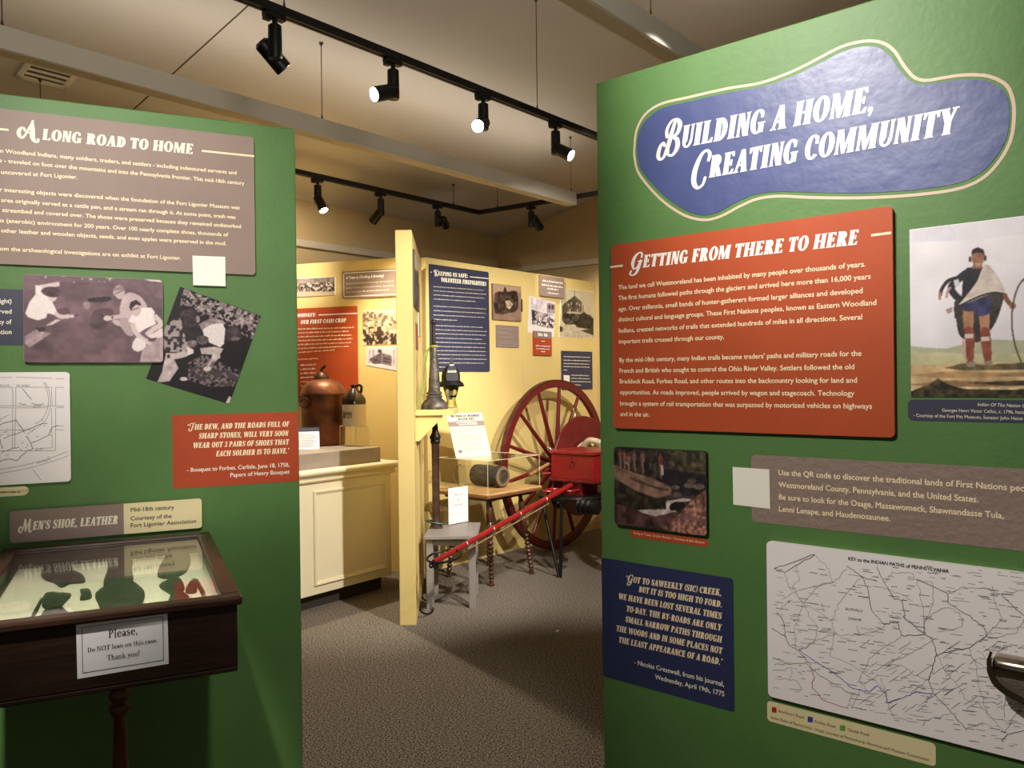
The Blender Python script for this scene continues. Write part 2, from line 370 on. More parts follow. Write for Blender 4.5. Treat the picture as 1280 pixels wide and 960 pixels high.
# a plain bookish face with small serifs, for the notice on the case (cap height 1, x-height .63)
def SERIF_GLYPHS():
    R_ = lambda x0, y0, x1, y1: [[(x0, y0), (x1, y0), (x1, y1), (x0, y1)]]
    def st(x, y0, y1, w=.13, b=True, t=True, tl=False):
        P = R_(x, y0, x + w, y1)
        if b: P += R_(x - .08, y0, x + w + .08, y0 + .04)
        if t: P += R_(x - .08, y1 - .04, x + (w if tl else w + .08), y1)
        return P
    ar = g_ring
    S = {}
    S['P'] = (st(.12, 0, 1) + ar(.28, .73, .32, .27, .18, .22, -90, 90) + R_(.24, .46, .3, .51) + R_(.24, .95, .3, 1), .68)
    S['D'] = (st(.12, 0, 1) + ar(.3, .5, .45, .5, .3, .45, -90, 90) + R_(.24, 0, .32, .05) + R_(.24, .95, .32, 1), .84)
    S['N'] = (st(.1, 0, 1, .06) + st(.7, 0, 1, .06) + quad((.08, 1), (.26, 1), (.76, 0), (.68, 0)), .9)
    S['O'] = (ar(.44, .5, .42, .52, .28, .47, 0, 360, 26), .88)
    S['T'] = (st(.33, 0, .97, .14, t=False) + R_(.04, .95, .76, 1) + quad((.04, 1), (.04, .76), (.08, .76), (.16, .95)) + quad((.76, 1), (.76, .76), (.72, .76), (.64, .95)), .8)
    S['l'] = (st(.1, 0, 1.04, .12, tl=True), .33)
    S['h'] = (st(.1, 0, 1.04, .12, tl=True) + ar(.36, .4, .22, .25, .1, .2, 0, 180) + st(.46, 0, .42, .12, t=False), .7)
    S['k'] = (st(.1, 0, 1.04, .12, tl=True) + quad((.2, .26), (.25, .34), (.54, .63), (.46, .63)) + quad((.26, .38), (.38, .44), (.64, 0), (.48, 0)) + R_(.4, .59, .62, .63) + R_(.42, 0, .7, .04), .68)
    S['n'] = (st(.1, 0, .63, .12, tl=True) + ar(.36, .4, .22, .25, .1, .2, 0, 180) + st(.46, 0, .42, .12, t=False), .7)
    S['u'] = (st(.1, .2, .63, .12, b=False, tl=True) + ar(.34, .23, .24, .25, .12, .19, 180, 360) + st(.46, 0, .63, .12, b=False, tl=True) + R_(.56, 0, .66, .04), .7)
    S['i'] = (st(.1, 0, .63, .12, tl=True) + ar(.16, .86, .09, .09, .01, .01, 0, 360, 10), .33)
    S['e'] = (ar(.3, .31, .26, .33, .13, .28, 5, 322, 22) + R_(.1, .33, .52, .38), .58)
    S['o'] = (ar(.31, .31, .28, .33, .15, .28, 0, 360, 24), .62)
    S['c'] = (ar(.3, .31, .26, .33, .13, .28, 50, 320, 20) + ar(.45, .48, .07, .07, .01, .01, 0, 360, 8), .55)
    S['a'] = (ar(.22, .18, .18, .19, .07, .14, 0, 360, 18) + st(.36, .05, .45, .12, b=False, t=False) + ar(.27, .43, .21, .21, .09, .17, 0, 160) + R_(.44, 0, .56, .06), .56)
    S['s'] = (g_stroke([(.42, .5), (.36, .6), (.2, .62), (.09, .5), (.18, .38), (.34, .28), (.42, .15), (.3, .02), (.14, .03), (.07, .15)], [.05, .05, .05, .09, .11, .12, .1, .05, .05, .05]), .5)
    S['t'] = (st(.14, .1, .86, .12, b=False, t=False) + R_(.02, .58, .4, .63) + g_stroke([(.2, .16), (.25, .03), (.4, .08)], [.12, .07, .04]), .42)
    S['y'] = (quad((.08, .63), (.22, .63), (.4, .08), (.31, .02)) + quad((.5, .63), (.56, .63), (.32, -.1), (.25, -.1)) + R_(.0, .59, .3, .63) + R_(.42, .59, .66, .63) + ar(.16, -.18, .14, .1, .07, .05, 180, 380), .62)
    S[','] = (ar(.14, .07, .08, .08, .01, .01, 0, 360, 10) + quad((.14, .02), (.22, .05), (.14, -.18), (.1, -.18)), .3)
    S['.'] = (ar(.14, .07, .08, .08, .01, .01, 0, 360, 10), .3)
    S['!'] = (ar(.16, .07, .08, .08, .01, .01, 0, 360, 10) + quad((.13, .24), (.19, .24), (.25, 1.0), (.07, 1.0)), .32)
    return S
SGL = SERIF_GLYPHS()
def serif_polys(text):
    out = []; x = 0
    for ch in text:
        if ch == ' ': x += .3; continue
        ps, adv = SGL[ch]
        for o in (-.014, .014):
            for p in ps: out.append([(px + x + o, py) for px, py in p])
        x += adv + .04
    return out

# ------------------------------------------------------------------ things mounted on upright planes
class Plane:
    """an upright face: a point on it, and its level direction to the viewer's right"""
    def __init__(s, p, deg):
        a = math.radians(deg); s.p = Vector((p[0], p[1], 0)); s.t = Vector((math.sin(a), math.cos(a), 0)); s.n = Vector((s.t.y, -s.t.x, 0))   # n points to the viewer
        s.rz = math.atan2(s.t.y, s.t.x)
    def uz(s, px, py, off=0.0):
        r = ray(px, py); p0 = s.p + s.n * off; k = p0.dot(s.n) / r.dot(s.n)
        q = CAM + r * k
        return (q - p0).dot(s.t), q.z
    def pt(s, u, z, off=0.0):
        return s.p + s.t * u + s.n * off + Vector((0, 0, z))

class Board:
    """a sheet or board fixed on a Plane; edges or corners are read off the photograph and measured on the plane"""
    def __init__(s, pl, name, label, cat, m, thick=0.003, edges=None, quad=None, radius=0.0, group=None, part='board', whole=False, base=0.0, rect=None, poly=None):
        s.pl = pl; s.off = base + thick; s.group = group; s.txt = {}; s.n_text = 0
        if rect: s.x0, s.x1, s.z0, s.z1 = rect
        elif edges:
            L, R_, T, B_ = edges
            s.x0 = pl.uz(*L, s.off)[0]; s.x1 = pl.uz(*R_, s.off)[0]; s.z1 = pl.uz(*T, s.off)[1]; s.z0 = pl.uz(*B_, s.off)[1]
        elif poly:
            P = [pl.uz(x, y, s.off) for x, y in poly]
            s.x0 = min(p[0] for p in P); s.x1 = max(p[0] for p in P); s.z0 = min(p[1] for p in P); s.z1 = max(p[1] for p in P)
        else:
            s.q = [pl.uz(*c, s.off) for c in quad]
            s.x0 = min(p[0] for p in s.q); s.x1 = max(p[0] for p in s.q); s.z0 = min(p[1] for p in s.q); s.z1 = max(p[1] for p in s.q)
        s.cu = (s.x0 + s.x1) / 2
        if quad: c = [(u - s.cu, z - s.z0) for u, z in s.q]
        elif poly: c = [(u - s.cu, z - s.z0) for u, z in P]
        else: c = rrect(s.x0 - s.cu, s.x1 - s.cu, 0, s.z1 - s.z0, radius)
        s.c = c
        loc = pl.pt(s.cu, s.z0)
        mb = MB().prism_xz(c, -s.off, -base)
        s.radius = radius
        if whole:
            s.root = mb.build(name, m); s.root.location = loc; s.root.rotation_euler = (0, 0, pl.rz); prop(s.root, label, cat, group)
        else:
            s.root = thing(name, label, cat, loc, pl.rz, group)
            mb.build(part, m, s.root)
    def loc(s, px, py):
        u, z = s.pl.uz(px, py, s.off); return u - s.cu, z - s.z0
    def put(s, name, polys, m, lift=0.0006):
        v, f = s.txt.setdefault((name, m.name), ([], []))
        for p in polys:
            a = sum(p[i][0] * p[(i + 1) % len(p)][1] - p[(i + 1) % len(p)][0] * p[i][1] for i in range(len(p)))
            if a < 0: p = p[::-1]
            n = len(v); k = (len(f) % 12) * 2.5e-5; v += [(x, -s.off - lift - k, z) for x, z in p]; f.append(tuple(range(n, n + len(p))))
    def _place(s, pts_groups, w0, w1, a, b, cap):
        """map line geometry (x from w0..w1, cap height 1) on the baseline a->b"""
        dx, dz = b[0] - a[0], b[1] - a[1]; L = math.hypot(dx, dz); ex = (dx / L, dz / L); k = L / (w1 - w0)
        f = lambda x, y: (a[0] + ex[0] * (x - w0) * k - ex[1] * y * cap * 0, a[1] + ex[1] * (x - w0) * k + y * cap)
        return [[f(x, y) for x, y in p] for p in pts_groups]
    def display(s, name, text, p0, p1, cap, m, swash=(), shear=0.17):
        """cap is in pixels at the line's start"""
        P = display_polys(text, swash, shear); xs = [x for p in P for x, y in p]
        a, b = s.loc(*p0), s.loc(*p1); h = s.loc(p0[0], p0[1] - cap)[1] - a[1]
        s.put(name, s._place(P, min(xs), max(xs), a, b, h), m)
    def serif(s, name, text, p0, p1, cap, m):
        P = serif_polys(text); xs = [x for p in P for x, y in p]
        a, b = s.loc(*p0), s.loc(*p1); h = s.loc(p0[0], p0[1] - cap)[1] - a[1]
        s.put(name, s._place(P, min(xs), max(xs), a, b, h), m)
    def text(s, name, text, p0, p1, cap, m, slant=0.0, bold=0.0):
        vs, fs = font_mesh(text)
        vs = [(x + y * slant, y / FONT_CAP) for x, y in vs]; xs = [x for x, y in vs]
        a, b = s.loc(*p0), s.loc(*p1); h = s.loc(p0[0], p0[1] - cap)[1] - a[1]
        q = s._place([vs], min(xs), max(xs), a, b, h)[0]
        v, f = s.txt.setdefault((name, m.name), ([], []))
        copies = [(0, 0)] + ([(bold * h, 0), (-bold * h, 0), (0, bold * h), (0, -bold * h)] if bold else [])
        for i, (ox, oz) in enumerate(copies):
            n = len(v); v += [(x + ox, -s.off - 0.0006 - 0.00002 * i, z + oz) for x, z in q]
            f += [tuple(j + n for j in reversed(t)) if False else tuple(j + n for j in t) for t in fs]
    def blobs(s, name, p0, p1, cap, m, seed=0, fill=1.0):
        """a line of print too small to read: word-long runs of little strokes"""
        rnd = random.Random(seed * 7919 + int(p0[1] * 13))
        a, b = s.loc(*p0), s.loc(*p1); h = s.loc(p0[0], p0[1] - cap)[1] - a[1]
        x = a[0]; P = []
        while x < b[0]:
            for _ in range(rnd.randint(2, 9)):
                w = h * rnd.uniform(0.35, 0.6)
                hh = h * (1.0 if rnd.random() < 0.3 else 0.68)
                if x + w > b[0]: break
                t = (x - a[0]) / max(b[0] - a[0], 1e-6); z = a[1] + (b[1] - a[1]) * t
                P.append([(x, z), (x + w * 0.8, z), (x + w * 0.8, z + hh), (x, z + hh)]); x += w
            x += h * 0.55
        s.put(name, P, m)
    def rule(s, name, p0, p1, th, m):
        a, b = s.loc(*p0), s.loc(*p1); h = abs(s.loc(p0[0], p0[1] - th)[1] - a[1]) / 2
        s.put(name, [[(a[0], a[1] - h), (b[0], b[1] - h), (b[0], b[1] + h), (a[0], a[1] + h)]], m)
    def line(s, name, pts, th, m, smooth=0):
        """polyline in pixels, th in metres"""
        q = [s.loc(*p) for p in pts]
        if smooth: q = catmull(q, smooth)
        P = []
        for i in range(len(q) - 1):
            (x0, z0), (x1, z1) = q[i], q[i + 1]; l = math.hypot(x1 - x0, z1 - z0) or 1e-6
            nx, nz = -(z1 - z0) / l * th / 2, (x1 - x0) / l * th / 2
            P.append([(x0 + nx, z0 + nz), (x0 - nx, z0 - nz), (x1 - nx, z1 - nz), (x1 + nx, z1 + nz)])
        s.put(name, P, m, 0.0005)
    def area(s, name, pts, m, smooth=0, lift=0.0004):
        q = [s.loc(*p) for p in pts]
        if smooth: q = catmull(q, smooth, True)
        s.put(name, [q], m, lift)
    def done(s):
        for (name, mn), (v, f) in s.txt.items():
            o = mesh_from(name, v, f, bpy.data.materials[mn], s.root)
        s.txt = {}
        return s

# ------------------------------------------------------------------ printed pictures: a grid of inked points on the sheet
class Pic:
    def __init__(s, board, nx, base, seed=1):
        s.b = board; w = board.x1 - board.x0; h = board.z1 - board.z0
        s.nx = nx; s.nz = max(8, int(nx * h / w))
        s.X, s.Z = np.meshgrid(np.linspace(board.x0 - board.cu, board.x1 - board.cu, s.nx), np.linspace(0, h, s.nz))
        s.img = np.ones((s.nz, s.nx, 3)) * np.array(base, float)
        s.rng = np.random.RandomState(seed); s.sc = None; s.off = (0, 0)
    def frame(s, ox, oy, sc): s.off = (ox, oy); s.sc = sc; return s     # pixel coords of a crop: origin and zoom
    def P(s, x, y):
        return s.b.loc(s.off[0] + x / s.sc, s.off[1] + y / s.sc)
    def mask(s, pts, smooth=0):
        q = [s.P(*p) for p in pts]
        if smooth: q = catmull(q, smooth, True)
        return s._mask(q)
    def _mask(s, q):
        m = np.zeros(s.X.shape, bool); n = len(q)
        for i in range(n):
            x0, z0 = q[i]; x1, z1 = q[(i + 1) % n]
            if z0 == z1: continue
            c = ((z0 > s.Z) != (z1 > s.Z)) & (s.X < (x1 - x0) * (s.Z - z0) / (z1 - z0) + x0)
            m ^= c
        return m
    def noise(s, cells, seed=None):
        a = s.rng.rand(max(2, int(cells * s.nz / s.nx)) + 2, cells + 2)
        zi = np.linspace(0, a.shape[0] - 1.001, s.nz); xi = np.linspace(0, a.shape[1] - 1.001, s.nx)
        z0 = zi.astype(int); x0 = xi.astype(int); fz = (zi - z0)[:, None]; fx = (xi - x0)[None, :]
        fz = fz * fz * (3 - 2 * fz); fx = fx * fx * (3 - 2 * fx)
        g = lambda i, j: a[np.ix_(z0 + i, x0 + j)]
        return g(0, 0) * (1 - fz) * (1 - fx) + g(1, 0) * fz * (1 - fx) + g(0, 1) * (1 - fz) * fx + g(1, 1) * fz * fx
    def poly(s, pts, col, smooth=0, tex=0.0, cells=20, alpha=1.0):
        m = s.mask(pts, smooth); s.fill(m, col, tex, cells, alpha); return s
    def fill(s, m, col, tex=0.0, cells=20, alpha=1.0):
        c = np.ones(s.img.shape) * np.array(col, float)
        if tex: c = c * (1 + tex * (s.noise(cells)[..., None] * 2 - 1) + 0.5 * tex * (s.noise(cells * 3)[..., None] * 2 - 1))
        s.img[m] = s.img[m] * (1 - alpha) + c[m] * alpha
    def ell(s, cx, cy, rx, ry, col, **k):
        return s.poly([(cx + rx * math.cos(t * math.pi / 9), cy + ry * math.sin(t * math.pi / 9)) for t in range(18)], col, **k)
    def stroke(s, pts, w, col, **k):
        q = catmull(pts, 4); ws = [w] * len(q)
        L = []; R_ = []
        for i in range(len(q)):
            a = q[max(i - 1, 0)]; b = q[min(i + 1, len(q) - 1)]; dx, dy = b[0] - a[0], b[1] - a[1]; l = math.hypot(dx, dy) or 1e-6
            L.append((q[i][0] - dy / l * w / 2, q[i][1] + dx / l * w / 2)); R_.append((q[i][0] + dy / l * w / 2, q[i][1] - dx / l * w / 2))
        return s.poly(L + R_[::-1], col, **k)
    def mottle(s, amp, cells, m=None):
        n = (s.noise(cells) * 2 - 1)[..., None] * amp
        k = np.ones(s.X.shape, bool) if m is None else m
        s.img[k] = s.img[k] * (1 + n[k]); return s
    def specks(s, pts, col, thr, cells, smooth=0):
        m = s.mask(pts, smooth) & (s.noise(cells) > thr); s.fill(m, col); return s
    def grain(s, amp):
        s.img *= 1 + amp * (s.rng.rand(s.nz, s.nx, 1) * 2 - 1); return s
    def blur(s):
        p = np.pad(s.img, ((1, 1), (1, 1), (0, 0)), 'edge')
        s.img = (4 * p[1:-1, 1:-1] + 2 * (p[:-2, 1:-1] + p[2:, 1:-1] + p[1:-1, :-2] + p[1:-1, 2:]) + p[:-2, :-2] + p[:-2, 2:] + p[2:, :-2] + p[2:, 2:]) / 16; return s
    def build(s, name='picture', sep=0.0005, inset=None):
        b = s.b; img = np.clip(s.img, 0, 255) / 255.0
        lin = np.where(img <= 0.04045, img / 12.92, ((img + 0.055) / 1.055) ** 2.4)
        inside = s._mask(b.c)
        idx = -np.ones(s.X.shape, int)
        cell = inside[:-1, :-1] & inside[1:, :-1] & inside[:-1, 1:] & inside[1:, 1:]
        # the outermost row and column count as inside
        use = np.zeros(s.X.shape, bool)
        use[:-1, :-1] |= cell; use[1:, :-1] |= cell; use[:-1, 1:] |= cell; use[1:, 1:] |= cell
        idx[use] = np.arange(use.sum())
        vs = np.stack([s.X[use], np.full(use.sum(), -b.off - sep), s.Z[use]], 1)
        j, i = np.nonzero(cell)
        fs = np.stack([idx[j, i], idx[j, i + 1], idx[j + 1, i + 1], idx[j + 1, i]], 1)
        me = bpy.data.meshes.new(name); me.from_pydata(vs.tolist(), [], fs.tolist())
        ca = me.color_attributes.new('Ink', 'FLOAT_COLOR', 'POINT')
        c4 = np.ones((use.sum(), 4), np.float32); c4[:, :3] = lin[use]
        ca.data.foreach_set('color', c4.ravel())
        me.materials.append(paint_mat()); me.update()
        o = bpy.data.objects.new(name, me); COL.objects.link(o); o.parent = b.root
        return o
# ------------------------------------------------------------------ the room
AD = 40.485
AV = Vector((math.sin(math.radians(AD)), math.cos(math.radians(AD)), 0))
MV = Vector((-AV.y, AV.x, 0))            # level, away to the far left
A_RZ = math.atan2(AV.y, AV.x)
VWALL = 5.8
def ceil_z(v): return CAMH + 1.57 + 0.2 * (VWALL - v)
def on_ceiling(px, py):
    r = ray(px, py); t = (1.57 + 0.2 * VWALL) / (r.z + 0.2 * MV.dot(r)); return CAM + r * t
def sv(s, v, z): return AV * s + MV * v + Vector((0, 0, z))
def on_v(px, v):
    r = ray(px, 300); y = v / (MV.x * r.x + MV.y); return Vector((r.x * y, y, 0))
CORNER = Vector((-0.13, 8.77, 0)); CORNER_S = CORNER.dot(AV)
M_carpet = mat('carpet', srgb(126, 117, 106), 0.95, 0, 0.75, 125, 0.06, 260, 0.1, col2=srgb(56, 50, 44), detail=4.0, ramp=(0.4, 0.62))
M_ceiling = mat('ceiling_paint', srgb(207, 199, 186), 0.9, 0, 0.04, 1.2, 0.08, 90, 0.2)
M_room = mat('room_wall_paint', srgb(196, 170, 122), 0.85, 0, 0.05, 1.5, 0.05, 60, 0.2)
M_rail = mat('picture_rail_paint', srgb(205, 192, 165), 0.6)
M_white_metal = mat('white_enamel', srgb(242, 234, 216), 0.5)
M_black = mat('black_metal', srgb(16, 15, 15), 0.42, 0.2)
M_wire = mat('steel_wire', srgb(95, 85, 72), 0.4, 0.8)

prop(MB().box(-14, 14, -6, 16, -0.06, 0).build('floor', M_carpet), kind='structure')
s0, s1, v0, v1 = -13, CORNER_S + 9, -4, VWALL + 0.1
q = [sv(s0, v0, ceil_z(v0)), sv(s1, v0, ceil_z(v0)), sv(s1, v1, ceil_z(v1)), sv(s0, v1, ceil_z(v1))]
ceiling = prop(MB().hexa(q + [p + Vector((0, 0, 0.08)) for p in q]).build('ceiling', M_ceiling), kind='structure')
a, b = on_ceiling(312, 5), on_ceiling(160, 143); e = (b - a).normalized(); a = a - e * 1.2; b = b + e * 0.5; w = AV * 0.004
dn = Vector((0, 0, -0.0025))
seam = MB().hexa([a - w + dn, a + w + dn, b + w + dn, b - w + dn, a - w, a + w, b + w, b - w]).build('ceiling_seam', mat('seam_line', srgb(95, 80, 62), 0.9))  # dark line of the drywall seam
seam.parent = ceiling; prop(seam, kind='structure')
# room walls behind the display partitions
q = [sv(-12, VWALL, 0), sv(CORNER_S, VWALL, 0), sv(CORNER_S, VWALL + 0.12, 0), sv(-12, VWALL + 0.12, 0)]
prop(MB().hexa(q + [p + Vector((0, 0, ceil_z(VWALL))) for p in q]).build('wall_left', M_room), kind='structure')
RD = Vector((math.sin(math.radians(124.8)), math.cos(math.radians(124.8)), 0)); RN = Vector((-RD.y, RD.x, 0)) * 1.0
cz = sv(CORNER_S, VWALL, 0)
def rw(t, z): return cz + RD * t + Vector((0, 0, z))
zt = lambda t: ceil_z((cz + RD * t).dot(MV))
q = [rw(0, 0), rw(7, 0), rw(7, 0) + RN * 0.12, rw(0, 0) + RN * 0.12, rw(0, zt(0)), rw(7, zt(7)), rw(7, zt(7)) + RN * 0.12, rw(0, zt(0)) + RN * 0.12]
prop(MB().hexa(q).build('wall_right', M_room), kind='structure')
# picture rails
zr = CAMH + (at_y(625, 339.5, 8.77).z - CAMH)
prop(MB().hexa([p + Vector((0, 0, z)) for z in (zr - 0.035, zr + 0.03) for p in (sv(-12, VWALL - 0.03, 0), sv(CORNER_S - 0.02, VWALL - 0.03, 0), sv(CORNER_S - 0.02, VWALL, 0), sv(-12, VWALL, 0))]).build('trim_1', M_rail, bevel=0.008), kind='structure')
prop(MB().hexa([p + Vector((0, 0, z)) for z in (zr - 0.035, zr + 0.03) for p in (rw(0.03, 0) - RN * 0.03, rw(6.9, 0) - RN * 0.03, rw(6.9, 0), rw(0.03, 0))]).build('trim_2', M_rail, bevel=0.008), kind='structure')

# ------------------------------------------------------------------ display partitions
M_green = mat('green_vinyl', srgb(86, 125, 67), 0.5, 0, 0.10, 3.5, 0.10, 45, 0.35)
M_yellow = mat('yellow_paint', srgb(226, 200, 128), 0.62, 0, 0.05, 2.0, 0.05, 70, 0.35)
M_hinge = mat('hinge_metal', srgb(60, 50, 38), 0.5, 0.7)
R0 = at_z(745, 104, 2.44); L0 = at_z(368.75, 161, 2.44)
PR = Plane(R0, AD + 90); PL = Plane(L0, 64.79)
H1 = 2.44; H2 = 2.487
def partition(label, pl, u0, u1, h, th, m, seams=(), hinges=()):
    r = thing('display_partition', label, 'display panel', pl.pt((u0 + u1) / 2, 0), pl.rz); w = (u1 - u0) / 2
    MB().box(-w, w, 0, th, 0, h).build('panel', m, r, bevel=0.004)
    for x, z0, z1 in hinges:
        hb = MB().box(x - w - u0 * 0 - 0.012, x - w + 0.012, -0.004, 0.0, z0, z1); hb.lathe([(0.006, z0 - 0.004), (0.006, z1 + 0.004)], 10, (x - w, -0.004, 0)); hb.build('hinge', M_hinge, r)
    return r
partition('tall green partition on the right with the blue title cloud and orange text board', PR, 0, 2.35, H1, 0.10, M_green)
gl = partition('tall green partition on the left behind the wooden shoe case', PL, -2.6, 0, H1, 0.10, M_green)
# cream wall parts
ca = at_z(493.1, 287.5, 2.44); cb = at_z(521, 782.3, 0); CY = 4.94
CX0, CX1 = -0.709, -0.607
wa = at_z(532, 321.5, H2); wb = at_z(745, 353, H2)
PW = Plane(wa, math.degrees(math.atan2(wb.x - wa.x, wb.y - wa.y)))
useam = PW.uz(653.75, 400)[0]
la = at_z(493, 322, H2); lb = at_z(375, 330, H2)
PQ = Plane(la, math.degrees(math.atan2(la.x - lb.x, la.y - lb.y)))
zh = [PW.uz(654.6, y)[1] for y in (389.6, 375)]
partition('yellow partition behind the wooden table with the navy firefighters board', PW, 0.0, useam - 0.002, H2, 0.07, M_yellow, hinges=[(useam - 0.02, zh[0], zh[1])])
partition('yellow partition behind the big red wheel with sepia photos', PW, useam + 0.002, useam + 1.19, H2, 0.07, M_yellow, hinges=[(1.17, zh[0], zh[1]), (1.17, zh[0] + 0.35, zh[1] + 0.35)])
partition('yellow partition behind the copper still with the orange board', PQ, -1.0, 0.02, H2, 0.07, M_yellow)
cend = wa - PW.t * 0.0
cp = thing('display_partition', 'yellow partition standing edge-on between the copper still and the table', 'display panel', (CX0 / 2 + CX1 / 2, CY, 0))
dx = (wa.x - 0.03) - CX1; ln = wa.y - CY - 0.03
mb = MB()
hw = (CX1 - CX0) / 2
mb.hexa([(-hw, 0, 0), (hw, 0, 0), (hw + dx, ln, 0), (-hw + dx, ln, 0), (-hw, 0, H1), (hw, 0, H1), (hw + dx, ln, H1), (-hw + dx, ln, H1)])
mb.build('panel', M_yellow, cp, bevel=0.004)
PC = Plane((CX1, CY), math.degrees(math.atan2(dx, ln)))     # its right-hand face

# ------------------------------------------------------------------ boards, prints and lettering on the right green partition
M_orange = mat('orange_print', srgb(180, 78, 40), 0.5, 0, 0.05, 6, 0.03, 60, 0.3)
M_orange_dk = mat('rust_print', srgb(178, 74, 42), 0.5, 0, 0.05, 6, 0.03, 60, 0.3)
M_blue = mat('blue_vinyl', srgb(68, 79, 128), 0.38, 0, 0.06, 5, 0.22, 14, 0.45)
M_navy = mat('navy_vinyl', srgb(46, 53, 88), 0.5, 0, 0.06, 6, 0.12, 50, 0.35)
M_navy_w = mat('navy_print', srgb(54, 55, 76), 0.5, 0, 0.05, 6)
M_taupe = mat('taupe_print', srgb(146, 126, 116), 0.5, 0, 0.05, 6, 0.03, 60, 0.3)
M_taupe_v = mat('taupe_vinyl', srgb(146, 126, 116), 0.5, 0, 0.06, 6, 0.35, 55, 0.35)
M_cream = mat('cream_print', srgb(236, 222, 172), 0.5, 0, 0.03, 6)
M_paper = mat('white_print', srgb(250, 243, 242), 0.5, 0, 0.02, 6)
M_sticker = mat('white_sticker', srgb(248, 244, 230), 0.4)
M_tan = mat('tan_line', srgb(206, 184, 160), 0.5)
I_white = mat('ink_white', srgb(250, 246, 240), 0.5)
I_cream = mat('ink_cream', srgb(250, 228, 190), 0.5)
I_ivory = mat('ink_ivory', srgb(244, 236, 214), 0.5)
I_black = mat('ink_black', srgb(38, 34, 36), 0.6)
I_grey = mat('ink_grey', srgb(120, 112, 114), 0.6)
I_brown = mat('ink_brown', srgb(92, 76, 64), 0.6)
I_red = mat('ink_red', srgb(176, 36, 34), 0.6)
I_blue = mat('ink_blue', srgb(58, 66, 160), 0.6)
I_green = mat('ink_green', srgb(112, 156, 62), 0.6)
def Z(ox, oy, sc): return lambda x, y: (ox + x / sc, oy + y / sc)

# title cloud
z = Z(740, 0, 2.3704)
blob = [(133,440),(140,390),(165,350),(210,320),(290,300),(400,275),(500,258),(590,228),(660,195),(740,155),(800,138),(850,142),(885,170),(915,212),(945,241),(980,250),(1030,244),(1100,236),(1170,240),(1215,265),(1233,300),(1237,350),(1227,410),(1197,465),(1150,512),(1080,543),(960,562),(800,572),(650,570),(560,568),(490,575),(430,598),(370,630),(325,637),(275,622),(210,577),(150,510),(137,475)]
rim = [(125,440),(132,385),(158,338),(206,307),(290,287),(400,262),(496,246),(585,215),(655,181),(735,140),(798,123),(852,124),(893,148),(925,196),(955,229),(988,238),(1030,232),(1100,222),(1172,225),(1226,251),(1247,297),(1250,352),(1240,415),(1208,475),(1158,527),(1085,559),(960,577),(800,586),(650,585),(560,581),(494,588),(438,611),(375,643),(325,651),(266,634),(200,587),(141,518),(127,475)]
B = Board(PR, 'title_cloud', 'blue cloud-shaped title sign with a tan outline at the top of the right green partition', 'sign', M_blue, 0.0012, poly=[z(*p) for p in catmull([(x, y) for x, y in blob], 5, True)], part='blue_sheet')
q = catmull([B.loc(*z(*p)) for p in rim], 5, True)
P = []
for i in range(len(q)):
    (x0, z0), (x1, z1) = q[i], q[(i + 1) % len(q)]; l = math.hypot(x1 - x0, z1 - z0); th = 0.0075 / 2
    if i == 0: pass
    nx, nz = -(z1 - z0) / l * th, (x1 - x0) / l * th
    P.append([(x0 + nx, z0 + nz), (x0 - nx, z0 - nz), (x1 - nx, z1 - nz), (x1 + nx, z1 + nz)])
B.put('outline', P, M_tan, -0.0008)
z2 = Z(790, 100, 6.0952); z3 = Z(980, 100, 5.12)
B.display('title_lettering', 'BUILDING A HOME,', z2(185, 555), z3(572, 200), 26.5, I_white, swash=(0,), shear=0.2)
B.display('title_lettering', 'CREATING COMMUNITY', z2(452, 770), z3(1128, 335), 26.5, I_white, swash=(0,), shear=0.2)
B.done()

z = Z(750, 250, 3.0974)
B = Board(PR, 'text_board', 'large orange board about getting from there to here, under the blue title cloud', 'sign', M_orange, 0.014, edges=[(765, 400), (1116.8, 400), (900, 287.5), (900, 539.7)], radius=0.012)
B.display('heading', 'GETTING FROM THERE TO HERE', z(113, 268), z(1003, 172), 15.5, I_white, swash=(0,), shear=0.2)
B.rule('heading', z(40, 260), z(89, 254), 2.6, I_cream); B.rule('heading', z(1050, 137), z(1128, 127), 3.1, I_cream)
for t, a, b in (("The land we call Westmoreland has been inhabited by many people over thousands of years.", (72, 347), (1028, 257)),
    ("The first humans followed paths through the glaciers and arrived here more than 16,000 years", (72, 388), (1048, 305)),
    ("ago. Over millennia, small bands of hunter-gatherers formed larger alliances and developed", (72, 430), (1017, 360)),
    ("distinct cultural and language groups. These First Nations peoples, known as Eastern Woodland", (72, 471), (1070, 406)),
    ("Indians, created networks of trails that extended hundreds of miles in all directions. Several", (74, 514), (1015, 462)),
    ("important trails crossed through our county.", (74, 556), (480, 538)),
    ("By the mid-18th century, many Indian trails became traders' paths and military roads for the", (76, 628), (1012, 603)),
    ("French and British who sought to control the Ohio River Valley. Settlers followed the old", (76, 669), (985, 655)),
    ("Braddock Road, Forbes Road, and other routes into the backcountry looking for land and", (77, 710), (995, 707)),
    ("opportunities. As roads improved, people arrived by wagon and stagecoach. Technology", (78, 752), (985, 758)),
    ("brought a system of rail transportation that was surpassed by motorized vehicles on highways", (78, 795), (1053, 808)),
    ("and in the air.", (79, 836), (192, 839))):
    B.text('body_text', t, z(*a), z(*b), 5.3, I_cream, bold=0.035)
B.done()

